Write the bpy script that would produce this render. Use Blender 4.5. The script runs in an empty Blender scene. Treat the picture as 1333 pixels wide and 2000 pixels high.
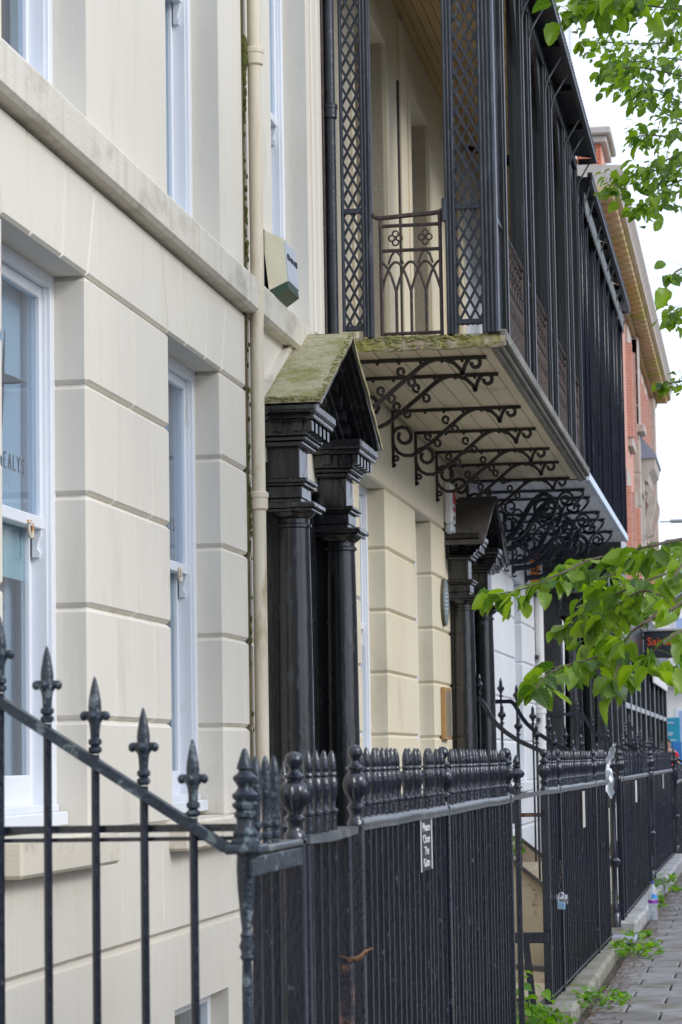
import bpy, bmesh, math, random
from mathutils import Vector, Matrix
R = math.radians
rnd = random.Random(7)
S = bpy.context.scene
COL = S.collection

# ------------------------------------------------------------------ camera, sky, sun, exposure
cam = bpy.data.cameras.new('camera')
camo = bpy.data.objects.new('camera', cam)
COL.objects.link(camo)
cx_, cy_, cz_ = Vector((0.9875509, 0.15645349, -0.01629462)), Vector((0.03073988, -0.09035893, 0.99543474)), Vector((0.15426688, -0.98354337, -0.09404341))
camo.matrix_world = Matrix(((cx_.x, cy_.x, cz_.x, 2.8), (cx_.y, cy_.y, cz_.y, 0), (cx_.z, cy_.z, cz_.z, 1.45), (0, 0, 0, 1)))
cam.sensor_fit = 'VERTICAL'; cam.sensor_height = 36; cam.sensor_width = 24
cam.lens = 5136.6 / 2000 * 36
cam.clip_start = .1; cam.clip_end = 2000
cam.dof.use_dof = True; cam.dof.focus_distance = 14.0; cam.dof.aperture_fstop = 9
S.camera = camo

SUN_DIR = Vector((0.84, -0.30, 0.52)).normalized()
W = bpy.data.worlds.new('World'); S.world = W; W.use_nodes = True
nt = W.node_tree; nt.nodes.clear()
sky = nt.nodes.new('ShaderNodeTexSky'); sky.sky_type = 'NISHITA'; sky.sun_disc = False
sky.sun_elevation = math.asin(SUN_DIR.z); sky.sun_rotation = math.atan2(SUN_DIR.x, SUN_DIR.y)
mx = nt.nodes.new('ShaderNodeMix'); mx.data_type = 'RGBA'; mx.inputs[0].default_value = .86
mx.inputs[7].default_value = (9.5, 10.6, 13.0, 1)
bg = nt.nodes.new('ShaderNodeBackground'); bg.inputs[1].default_value = .1
wo = nt.nodes.new('ShaderNodeOutputWorld')
nt.links.new(sky.outputs[0], mx.inputs[6]); nt.links.new(mx.outputs[2], bg.inputs[0]); nt.links.new(bg.outputs[0], wo.inputs[0])

sl = bpy.data.lights.new('sun', 'SUN'); sl.energy = 1.5; sl.angle = R(22); sl.color = (1, .97, .92)
so = bpy.data.objects.new('sun', sl); COL.objects.link(so)
so.rotation_euler = SUN_DIR.to_track_quat('Z', 'Y').to_euler()
S.view_settings.view_transform = 'Standard'; S.view_settings.look = 'None'
S.view_settings.exposure = 0.43; S.view_settings.gamma = 1; S.view_settings.use_curve_mapping = False
S.cycles.max_bounces = 8; S.cycles.transparent_max_bounces = 16; S.cycles.use_denoising = True

# ------------------------------------------------------------------ materials (world-space procedural)
def mat(name, c1, c2=None, rough=.6, scale=3.0, metal=0.0, bump=0.0, bscale=60.0, stain=None, sscale=1.2, slo=.55, shi=.75,
        coat=0.0, stretch=(1, 1, 1), spec=.5, roughvar=0.0, streak=0.0, orand=0.0):
    m = bpy.data.materials.new(name); m.use_nodes = True
    t = m.node_tree; N = t.nodes; L = t.links
    b = N['Principled BSDF']
    b.inputs['Roughness'].default_value = rough; b.inputs['Metallic'].default_value = metal
    b.inputs['Coat Weight'].default_value = coat; b.inputs['Specular IOR Level'].default_value = spec
    g = N.new('ShaderNodeNewGeometry')
    mp = N.new('ShaderNodeMapping'); mp.inputs['Scale'].default_value = stretch
    L.new(g.outputs['Position'], mp.inputs['Vector'])
    def noise(sc, det=6):
        n = N.new('ShaderNodeTexNoise'); n.inputs['Scale'].default_value = sc; n.inputs['Detail'].default_value = det
        L.new(mp.outputs[0], n.inputs['Vector']); return n
    n1 = noise(scale)
    cr = N.new('ShaderNodeValToRGB'); L.new(n1.outputs[0], cr.inputs[0])
    cr.color_ramp.elements[0].position = .3; cr.color_ramp.elements[1].position = .7
    cr.color_ramp.elements[0].color = (*c1, 1); cr.color_ramp.elements[1].color = (*(c2 or c1), 1)
    out = cr.outputs[0]
    if stain:
        n2 = noise(sscale, 9); n2.inputs['Roughness'].default_value = .62
        r2 = N.new('ShaderNodeValToRGB'); L.new(n2.outputs[0], r2.inputs[0])
        r2.color_ramp.elements[0].position = slo; r2.color_ramp.elements[1].position = shi
        k = N.new('ShaderNodeMix'); k.data_type = 'RGBA'
        L.new(r2.outputs[0], k.inputs[0]); L.new(out, k.inputs[6]); k.inputs[7].default_value = (*stain, 1)
        out = k.outputs[2]
        if roughvar:
            rr = N.new('ShaderNodeMath'); rr.operation = 'MULTIPLY_ADD'
            L.new(r2.outputs[0], rr.inputs[0]); rr.inputs[1].default_value = roughvar; rr.inputs[2].default_value = rough
            L.new(rr.outputs[0], b.inputs['Roughness'])
    if orand:
        oi = N.new('ShaderNodeObjectInfo'); mr = N.new('ShaderNodeMath'); mr.operation = 'MULTIPLY_ADD'; mr.inputs[1].default_value = orand; mr.inputs[2].default_value = 1 - orand / 2
        L.new(oi.outputs['Random'], mr.inputs[0]); hs = N.new('ShaderNodeHueSaturation'); L.new(mr.outputs[0], hs.inputs['Value']); L.new(out, hs.inputs['Color']); out = hs.outputs[0]
    if streak:
        m3 = N.new('ShaderNodeMapping'); m3.inputs['Scale'].default_value = (7, 7, .55); L.new(g.outputs['Position'], m3.inputs['Vector'])
        n3 = N.new('ShaderNodeTexNoise'); n3.inputs['Scale'].default_value = 1.6; n3.inputs['Detail'].default_value = 8; n3.inputs['Roughness'].default_value = .6; L.new(m3.outputs[0], n3.inputs['Vector'])
        n4 = noise(70, 3); r4 = N.new('ShaderNodeValToRGB'); L.new(n4.outputs[0], r4.inputs[0]); r4.color_ramp.elements[0].position = .69; r4.color_ramp.elements[1].position = .74
        r3 = N.new('ShaderNodeValToRGB'); L.new(n3.outputs[0], r3.inputs[0]); r3.color_ramp.elements[0].position = .52; r3.color_ramp.elements[1].position = .78
        am = N.new('ShaderNodeMath'); am.operation = 'MAXIMUM'; L.new(r3.outputs[0], am.inputs[0]); L.new(r4.outputs[0], am.inputs[1])
        sm_ = N.new('ShaderNodeMath'); sm_.operation = 'MULTIPLY'; sm_.inputs[1].default_value = streak; L.new(am.outputs[0], sm_.inputs[0])
        k3 = N.new('ShaderNodeMix'); k3.data_type = 'RGBA'; k3.blend_type = 'MULTIPLY'; L.new(sm_.outputs[0], k3.inputs[0]); L.new(out, k3.inputs[6]); k3.inputs[7].default_value = (.62, .56, .47, 1); out = k3.outputs[2]
    L.new(out, b.inputs['Base Color'])
    if bump:
        nb = noise(bscale, 4)
        bp = N.new('ShaderNodeBump'); bp.inputs['Strength'].default_value = bump; bp.inputs['Distance'].default_value = .01
        L.new(nb.outputs[0], bp.inputs['Height']); L.new(bp.outputs[0], b.inputs['Normal'])
    return m
M = {}
M['stucco'] = mat('cream_stucco', (.69, .64, .55), (.735, .69, .605), .75, 1.3, bump=.12, bscale=45, stain=(.53, .48, .40), sscale=1.7, slo=.58, shi=.82, stretch=(1, 1, .45), streak=.17, orand=.045)
M['stucco_b'] = mat('yellow_cream_stucco', (.67, .595, .43), (.72, .645, .485), .75, 1.3, bump=.12, bscale=45, stain=(.50, .42, .29), sscale=1.7, slo=.58, shi=.82, stretch=(1, 1, .45), streak=.17, orand=.045)
M['stucco_rough'] = mat('rough_cream_render', (.47, .385, .27), (.55, .46, .33), .9, 30, bump=.7, bscale=160, stain=(.27, .20, .12), sscale=45, slo=.60, shi=.68)
M['white'] = mat('white_stucco', (.74, .76, .79), (.80, .82, .84), .7, 1.2, bump=.06, stain=(.60, .62, .64), sscale=2, slo=.6, shi=.85, stretch=(1, 1, .4))
M['string'] = mat('weathered_cream_stone', (.62, .575, .49), (.69, .645, .565), .8, 2.0, bump=.25, bscale=50, stain=(.34, .30, .23), sscale=3.5, slo=.52, shi=.78, stretch=(1, .5, 1), streak=.6)
M['sill'] = mat('painted_stone_sill', (.64, .58, .47), (.70, .64, .54), .75, 2, bump=.2, stain=(.40, .34, .24), sscale=5, slo=.55, shi=.75)
M['timber'] = mat('white_timber_paint', (.71, .735, .785), (.77, .795, .84), .35, 4, bump=.08, bscale=50, stain=(.62, .62, .62), sscale=9, slo=.66, shi=.74, stretch=(1, 1, .3))
M['iron'] = mat('black_iron_paint', (.006, .0085, .017), (.012, .016, .030), .19, 9, spec=.8, bump=.22, bscale=90, stain=(.05, .056, .068), sscale=16, slo=.62, shi=.74, roughvar=.25)
M['iron_bar'] = mat('worn_black_bar_paint', (.006, .0085, .018), (.012, .016, .030), .24, 14, spec=.6, bump=.25, bscale=100, stain=(.085, .095, .115), sscale=60, slo=.635, shi=.70, roughvar=.25, stretch=(1, 1, .35))
M['iron_rail'] = mat('worn_grey_rail_paint', (.05, .06, .07), (.10, .11, .12), .32, 9, bump=.35, bscale=90, stain=(.20, .21, .20), sscale=12, slo=.52, shi=.68, roughvar=.25)
M['iron_chip'] = mat('chipped_blue_black_paint', (.012, .02, .035), (.03, .045, .06), .30, 14, bump=.45, bscale=80, stain=(.13, .17, .185), sscale=22, slo=.56, shi=.62, roughvar=.3)
M['iron_rust'] = mat('rusty_brown_iron', (.026, .022, .023), (.065, .042, .036), .6, 20, bump=.4, bscale=90, stain=(.16, .085, .05), sscale=22, slo=.55, shi=.7)
M['iron_scroll'] = mat('brown_black_iron', (.018, .016, .016), (.045, .038, .034), .5, 20, bump=.3, bscale=90)
M['gloss'] = mat('gloss_black_paint', (.009, .010, .012), (.018, .019, .021), .20, 5, spec=.8, bump=.32, bscale=26, stain=(.060, .064, .066), sscale=13, slo=.57, shi=.74, roughvar=.40, stretch=(1, 1, .30))
M['trellis'] = mat('blue_black_trellis_paint', (.022, .026, .038), (.045, .052, .068), .42, 14, bump=.35, bscale=70, stain=(.11, .12, .14), sscale=20, slo=.58, shi=.72, stretch=(1, 1, .2))
M['trellis_dark'] = mat('dark_veranda_paint', (.010, .012, .014), (.020, .023, .026), .42, 7, bump=.2, bscale=60, stain=(.075, .08, .085), sscale=9, slo=.6, shi=.78, stretch=(1, 1, .15))
M['lead'] = mat('dark_canopy_sheet', (.016, .017, .024), (.026, .028, .036), .55, 4, bump=.2, bscale=25, stain=(.07, .07, .075), sscale=3, slo=.6, shi=.8)
M['valance'] = mat('grey_green_valance', (.10, .115, .11), (.17, .185, .175), .6, 8, bump=.2)
M['moss'] = mat('mossy_roof_stone', (.33, .30, .18), (.47, .43, .30), .95, 26, bump=.9, bscale=70, stain=(.22, .22, .06), sscale=5.5, slo=.46, shi=.68)
M['slateroof'] = mat('dark_porch_roof', (.055, .05, .047), (.10, .09, .082), .8, 6, bump=.5, bscale=50)
M['mossbeam'] = mat('mossy_balcony_edge', (.30, .22, .16), (.42, .36, .27), .95, 9, bump=.8, bscale=50, stain=(.27, .26, .06), sscale=4.0, slo=.50, shi=.60)
M['soffit'] = mat('cream_painted_board', (.68, .60, .43), (.74, .66, .50), .7, 2.2, bump=.1, stain=(.38, .30, .20), sscale=4, slo=.60, shi=.82, stretch=(1, .35, 1))
M['soffit_w'] = mat('white_painted_board', (.62, .64, .67), (.70, .72, .75), .65, 2.2, bump=.08)
M['fascia'] = mat('grey_weathered_fascia', (.13, .125, .115), (.24, .23, .20), .75, 6, bump=.4, stain=(.33, .30, .24), sscale=9, slo=.6, shi=.75, stretch=(1, .3, 1))
M['fascia_w'] = mat('pale_blue_fascia', (.55, .68, .80), (.72, .80, .88), .4, 8)
M['ceilwood'] = mat('brown_ceiling_board', (.36, .25, .12), (.46, .33, .17), .7, 3, bump=.1, stretch=(1, .2, 1))
M['pipe'] = mat('cream_pipe_paint', (.64, .57, .43), (.70, .63, .50), .5, 4, bump=.3, bscale=35, stain=(.36, .29, .15), sscale=7, slo=.54, shi=.72, stretch=(1, 1, .35), streak=.6)
M['pipe_w'] = mat('white_pipe_paint', (.76, .75, .73), (.82, .81, .80), .45, 4)
M['pipe_b'] = mat('black_pipe_paint', (.014, .016, .022), (.03, .034, .045), .3, 6, bump=.25, bscale=50, stain=(.09, .08, .075), sscale=14, slo=.62, shi=.72)
M['mossgreen'] = mat('green_moss', (.05, .065, .015), (.13, .14, .03), 1, 30, bump=1, bscale=120)
M['grime_shade'] = mat('dark_grime_and_shade', (.07, .055, .025), (.20, .15, .075), .95, 4, bump=.5, stain=(.06, .07, .02), sscale=6, slo=.5, shi=.6, stretch=(1, 1, .5))  # grime colour that also holds the shade of the pipe gap
M['mossclump'] = mat('yellow_green_moss', (.20, .20, .06), (.36, .34, .16), 1, 40, bump=1, bscale=120)
M['opp'] = mat('added_terrace_grey', (.12, .12, .13), (.17, .17, .18), .9, 2)  # wall colour of the added terraces, greyed for their reflections
M['paver'] = mat('grey_paver', (.205, .20, .205), (.265, .26, .262), .85, 14, bump=.35, bscale=150, stain=(.125, .112, .08), sscale=2.6, slo=.45, shi=.68, orand=.34)
M['joint'] = mat('dark_sand_joint', (.06, .05, .038), (.10, .085, .06), .95, 30, bump=.5)
M['coping'] = mat('mossy_coping_stone', (.20, .19, .165), (.30, .285, .25), .85, 8, bump=.5, bscale=70, stain=(.13, .14, .06), sscale=4, slo=.45, shi=.62)
M['coping_w'] = mat('pale_coping_stone', (.33, .33, .33), (.44, .44, .44), .75, 8, bump=.4, stain=(.20, .19, .15), sscale=5, slo=.5, shi=.7)
M['litter'] = mat('brown_litter', (.10, .055, .03), (.20, .12, .06), .95, 60)
M['asphalt'] = mat('asphalt', (.045, .045, .047), (.06, .06, .062), .9, 30, bump=.4)
M['brick'] = mat('red_brick', (.52, .15, .08), (.60, .21, .12), .85, 18, bump=.3, stain=(.38, .08, .045), sscale=24, slo=.5, shi=.6)
M['mortar'] = mat('brick_mortar', (.50, .38, .30), (.56, .44, .36), .9, 20)
M['stone'] = mat('buff_stone', (.42, .37, .32), (.52, .47, .41), .8, 4, bump=.2, stain=(.30, .26, .22), sscale=5, slo=.58, shi=.8)
M['stone_y'] = mat('lichen_stained_stone', (.46, .33, .17), (.56, .44, .27), .9, 3, bump=.5, bscale=25, stain=(.40, .36, .09), sscale=.35, slo=.46, shi=.62)
M['leadgrey'] = mat('blue_grey_lead', (.22, .24, .32), (.30, .32, .40), .5, 4)
M['alarm_c'] = mat('aged_cream_plastic', (.70, .67, .50), (.77, .74, .58), .45, 8, bump=.05, stain=(.42, .38, .24), sscale=26, slo=.62, shi=.72)
M['alarm_g'] = mat('dark_green_plastic', (.02, .06, .045), (.045, .09, .06), .4, 20)
M['plastic_w'] = mat('white_plastic', (.74, .74, .73), (.80, .80, .80), .4, 6, stain=(.5, .45, .36), sscale=14, slo=.64, shi=.75)
M['plastic_grey'] = mat('grey_plastic', (.50, .55, .60), (.56, .61, .66), .4, 6)
M['red'] = mat('red_print', (.62, .04, .03), None, .5)
M['dark'] = mat('dark_print', (.03, .03, .035), None, .5)
M['pale'] = mat('pale_print', (.55, .60, .60), None, .5)
M['plaque'] = mat('grey_green_plaque', (.17, .225, .23), (.21, .265, .27), .5, 8)
M['plaque_e'] = mat('brown_plaque_edge', (.10, .075, .05), (.14, .11, .075), .6, 8)
M['wood'] = mat('varnished_wood', (.36, .20, .075), (.46, .28, .12), .45, 6, stretch=(1, 1, .12), bump=.1)
M['brass'] = mat('worn_brass_plate', (.30, .25, .16), (.38, .33, .23), .35, 12, metal=.4)
M['orange'] = mat('orange_plastic', (.85, .26, .01), None, .4)
M['steel'] = mat('bright_steel', (.62, .64, .66), (.72, .74, .76), .25, 12, metal=.85)
M['blueplate'] = mat('blue_lock_body', (.22, .42, .66), (.38, .55, .74), .3, 40, metal=.5)
M['rust'] = mat('orange_rust', (.30, .10, .03), (.48, .20, .07), .9, 40, bump=.6)
M['rope'] = mat('rusty_twisted_wire', (.10, .05, .026), (.22, .11, .055), .8, 60)
M['room'] = mat('dim_blue_blind', (.50, .60, .70), (.56, .66, .76), .8, .8)
M['frost'] = mat('frosted_teal_band', (.42, .58, .56), (.48, .64, .61), .4, 3)
M['net'] = mat('beige_net_curtain', (.50, .48, .42), (.56, .54, .48), .9, 4)
M['netline'] = mat('pale_net_thread', (.72, .70, .64), None, .9)
M['drape'] = mat('grey_drape', (.34, .39, .44), (.42, .46, .5), .9, 3)
M['logo'] = mat('etched_grey_print', (.05, .055, .075), None, .5)
M['darkroom'] = mat('dark_interior', (.012, .012, .014), None, .8)
M['bark'] = mat('grey_brown_bark', (.075, .055, .042), (.13, .10, .075), .9, 30, bump=.5)
M['soil'] = mat('concrete_yard', (.16, .15, .135), (.22, .21, .19), .95, 1.5, bump=.3)
M['stepstone'] = mat('sand_rendered_steps', (.44, .36, .25), (.52, .44, .32), .85, 5, bump=.4, stain=(.24, .17, .10), sscale=9, slo=.60, shi=.68)
M['facade'] = mat('pale_ivory_facade', (.72, .69, .62), (.78, .75, .69), .8, .5)
M['bluewin'] = mat('blue_grey_window', (.30, .40, .62), (.38, .48, .68), .2, 2)
M['teal'] = mat('teal_hoarding', (.01, .24, .36), (.015, .28, .40), .5, 1)
M['blue'] = mat('blue_panel', (.02, .16, .45), None, .5)
M['yellow'] = mat('yellow_vehicle_paint', (.80, .50, .02), None, .3)
M['vehred'] = mat('red_vehicle_paint', (.60, .03, .02), None, .3)
M['rubber'] = mat('tyre_rubber', (.015, .015, .016), None, .8)
M['shopdark'] = mat('charcoal_shopfront', (.018, .020, .026), (.03, .033, .04), .3, 3)
M['shopgrey'] = mat('aluminium_trim', (.40, .42, .45), (.5, .52, .55), .35, 5, metal=.3)
M['shopgreen'] = mat('green_window_vinyl', (.20, .42, .09), (.32, .52, .14), .5, 5)
M['shopglass'] = mat('tinted_shop_glass', (.10, .16, .20), (.14, .21, .25), .12, 2)
M['signorange'] = mat('orange_sign_letters', (.90, .13, .02), None, .5)
M['bag'] = mat('white_polythene', (.72, .76, .82), (.82, .85, .9), .35, 14, bump=.3, bscale=40)
M['shirt'] = mat('red_polo_cloth', (.68, .02, .025), (.75, .03, .03), .9, 20)
M['skin'] = mat('skin', (.50, .29, .21), (.55, .33, .24), .6, 20)
M['hair'] = mat('dark_hair', (.03, .022, .018), None, .7)
M['trouser'] = mat('navy_trousers', (.02, .025, .05), None, .9)
M['label_b'] = mat('bottle_label_blue', (.02, .22, .68), (.10, .40, .80), .4, 40)
M['label_p'] = mat('bottle_label_purple', (.25, .03, .45), (.42, .06, .50), .4, 30)
M['cap'] = mat('indigo_bottle_cap', (.06, .04, .35), None, .4)
M['lampgrey'] = mat('grey_lamp_steel', (.34, .38, .42), None, .4, metal=.3)
M['notice'] = mat('black_notice_face', (.025, .028, .04), None, .4)
M['noticew'] = mat('white_notice_letters', (.80, .80, .80), None, .5)
M['tag'] = mat('grey_pink_sticker', (.42, .39, .37), (.52, .49, .47), .6, 30)

def glassmat(name, tint, refl=.06, gcol=(1, 1, 1), milk=0.0):
    m = bpy.data.materials.new(name); m.use_nodes = True
    t = m.node_tree; N = t.nodes; L = t.links; N.clear()
    fr = N.new('ShaderNodeFresnel'); fr.inputs[0].default_value = 1.5
    tr = N.new('ShaderNodeBsdfTransparent'); tr.inputs[0].default_value = (*tint, 1)
    gl = N.new('ShaderNodeBsdfGlossy'); gl.inputs[1].default_value = refl; gl.inputs[0].default_value = (*gcol, 1)
    g = N.new('ShaderNodeNewGeometry'); n = N.new('ShaderNodeTexNoise'); n.inputs['Scale'].default_value = 2.5
    L.new(g.outputs['Position'], n.inputs['Vector'])
    bp = N.new('ShaderNodeBump'); bp.inputs['Strength'].default_value = .05; bp.inputs['Distance'].default_value = .02
    L.new(n.outputs[0], bp.inputs['Height']); L.new(bp.outputs[0], gl.inputs['Normal'])
    mixs = N.new('ShaderNodeMixShader'); o = N.new('ShaderNodeOutputMaterial')
    bk = N.new('ShaderNodeMath'); bk.operation = 'SUBTRACT'; bk.inputs[0].default_value = 1; L.new(g.outputs['Backfacing'], bk.inputs[1])
    ff = N.new('ShaderNodeMath'); ff.operation = 'MULTIPLY'; L.new(fr.outputs[0], ff.inputs[0]); L.new(bk.outputs[0], ff.inputs[1])
    L.new(ff.outputs[0], mixs.inputs[0]); L.new(tr.outputs[0], mixs.inputs[1]); L.new(gl.outputs[0], mixs.inputs[2]); L.new(mixs.outputs[0], o.inputs[0])
    if milk:
        df = N.new('ShaderNodeBsdfDiffuse'); df.inputs[0].default_value = (.82, .85, .88, 1); m2 = N.new('ShaderNodeMixShader'); m2.inputs[0].default_value = milk
        L.new(mixs.outputs[0], m2.inputs[1]); L.new(df.outputs[0], m2.inputs[2]); L.new(m2.outputs[0], o.inputs[0])
    return m
M['glass'] = glassmat('window_glass', (.80, .86, .90), .02)
M['stile_rust'] = mat('flaking_rusty_paint', (.012, .013, .02), (.03, .03, .04), .4, 9, bump=.4, stain=(.24, .12, .07), sscale=9, slo=.50, shi=.60)
M['sash_rust'] = mat('rusty_white_hook', (.70, .66, .60), (.62, .50, .36), .6, 40, stain=(.45, .17, .04), sscale=30, slo=.5, shi=.58)
M['pet'] = glassmat('clear_bottle_plastic', (.90, .93, .96), .08, milk=.28)
M['water'] = glassmat('bottle_water', (.86, .92, .96), .03)

def leafmat(name, dark, light):
    m = bpy.data.materials.new(name); m.use_nodes = True
    t = m.node_tree; N = t.nodes; L = t.links; b = N['Principled BSDF']
    oi = N.new('ShaderNodeObjectInfo'); g = N.new('ShaderNodeNewGeometry')
    ad = N.new('ShaderNodeMath'); ad.operation = 'ADD'; fr = N.new('ShaderNodeMath'); fr.operation = 'FRACT'
    L.new(oi.outputs['Random'], ad.inputs[0]); L.new(g.outputs['Random Per Island'], ad.inputs[1]); L.new(ad.outputs[0], fr.inputs[0])
    cr = N.new('ShaderNodeValToRGB'); L.new(fr.outputs[0], cr.inputs[0])
    cr.color_ramp.elements[0].color = (*dark, 1); cr.color_ramp.elements[1].color = (*light, 1)
    # veins: a stripe pattern across the blade and a pale midrib, from the leaf's own UV
    uv = N.new('ShaderNodeUVMap'); sx = N.new('ShaderNodeSeparateXYZ'); L.new(uv.outputs[0], sx.inputs[0])
    ab = N.new('ShaderNodeMath'); ab.operation = 'ABSOLUTE'; L.new(sx.outputs[1], ab.inputs[0])
    md = N.new('ShaderNodeMath'); md.operation = 'LESS_THAN'; L.new(ab.outputs[0], md.inputs[0]); md.inputs[1].default_value = .035
    v1 = N.new('ShaderNodeMath'); v1.operation = 'MULTIPLY_ADD'; L.new(ab.outputs[0], v1.inputs[0]); v1.inputs[1].default_value = -.55; L.new(sx.outputs[0], v1.inputs[2])
    v2 = N.new('ShaderNodeMath'); v2.operation = 'MULTIPLY'; L.new(v1.outputs[0], v2.inputs[0]); v2.inputs[1].default_value = 8
    v3 = N.new('ShaderNodeMath'); v3.operation = 'FRACT'; L.new(v2.outputs[0], v3.inputs[0])
    v4 = N.new('ShaderNodeMath'); v4.operation = 'LESS_THAN'; L.new(v3.outputs[0], v4.inputs[0]); v4.inputs[1].default_value = .12
    mxm = N.new('ShaderNodeMath'); mxm.operation = 'MAXIMUM'; L.new(md.outputs[0], mxm.inputs[0]); L.new(v4.outputs[0], mxm.inputs[1])
    k = N.new('ShaderNodeMix'); k.data_type = 'RGBA'; kf = N.new('ShaderNodeMath'); kf.operation = 'MULTIPLY'; kf.inputs[1].default_value = .35
    L.new(mxm.outputs[0], kf.inputs[0]); L.new(kf.outputs[0], k.inputs[0]); L.new(cr.outputs[0], k.inputs[6]); k.inputs[7].default_value = (.22, .34, .06, 1)
    L.new(k.outputs[2], b.inputs['Base Color']); b.inputs['Roughness'].default_value = .38
    tl = N.new('ShaderNodeBsdfTranslucent'); mu = N.new('ShaderNodeMix'); mu.data_type = 'RGBA'; mu.blend_type = 'MULTIPLY'; mu.inputs[0].default_value = 1
    L.new(k.outputs[2], mu.inputs[6]); mu.inputs[7].default_value = (2.6, 2.5, .6, 1); L.new(mu.outputs[2], tl.inputs[0])
    bp = N.new('ShaderNodeBump'); bp.inputs['Strength'].default_value = .25; bp.inputs['Distance'].default_value = .004; L.new(v3.outputs[0], bp.inputs['Height']); L.new(bp.outputs[0], b.inputs['Normal'])
    ms = N.new('ShaderNodeMixShader'); ms.inputs[0].default_value = .42
    L.new(b.outputs[0], ms.inputs[1]); L.new(tl.outputs[0], ms.inputs[2]); L.new(ms.outputs[0], N['Material Output'].inputs[0])
    return m
M['leaf'] = leafmat('green_leaf', (.028, .085, .010), (.19, .31, .018))
M['weed'] = leafmat('bright_weed_leaf', (.06, .17, .012), (.15, .30, .02))

def brickmat():
    m = bpy.data.materials.new('brick_courses'); m.use_nodes = True
    t = m.node_tree; N = t.nodes; L = t.links; b = N['Principled BSDF']; b.inputs['Roughness'].default_value = .85
    g = N.new('ShaderNodeNewGeometry'); sx = N.new('ShaderNodeSeparateXYZ'); L.new(g.outputs['Position'], sx.inputs[0])
    ad = N.new('ShaderNodeMath'); L.new(sx.outputs[0], ad.inputs[0]); L.new(sx.outputs[1], ad.inputs[1])
    cb = N.new('ShaderNodeCombineXYZ'); L.new(ad.outputs[0], cb.inputs[0]); L.new(sx.outputs[2], cb.inputs[1])
    br = N.new('ShaderNodeTexBrick'); L.new(cb.outputs[0], br.inputs['Vector']); br.inputs['Scale'].default_value = 1
    br.inputs['Brick Width'].default_value = .225; br.inputs['Row Height'].default_value = .075; br.inputs['Mortar Size'].default_value = .008
    br.inputs['Color1'].default_value = (.56, .25, .175, 1); br.inputs['Color2'].default_value = (.62, .31, .23, 1); br.inputs['Mortar'].default_value = (.58, .42, .35, 1)
    L.new(br.outputs[0], b.inputs['Base Color']); return m
M['brickwall'] = brickmat()

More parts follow.
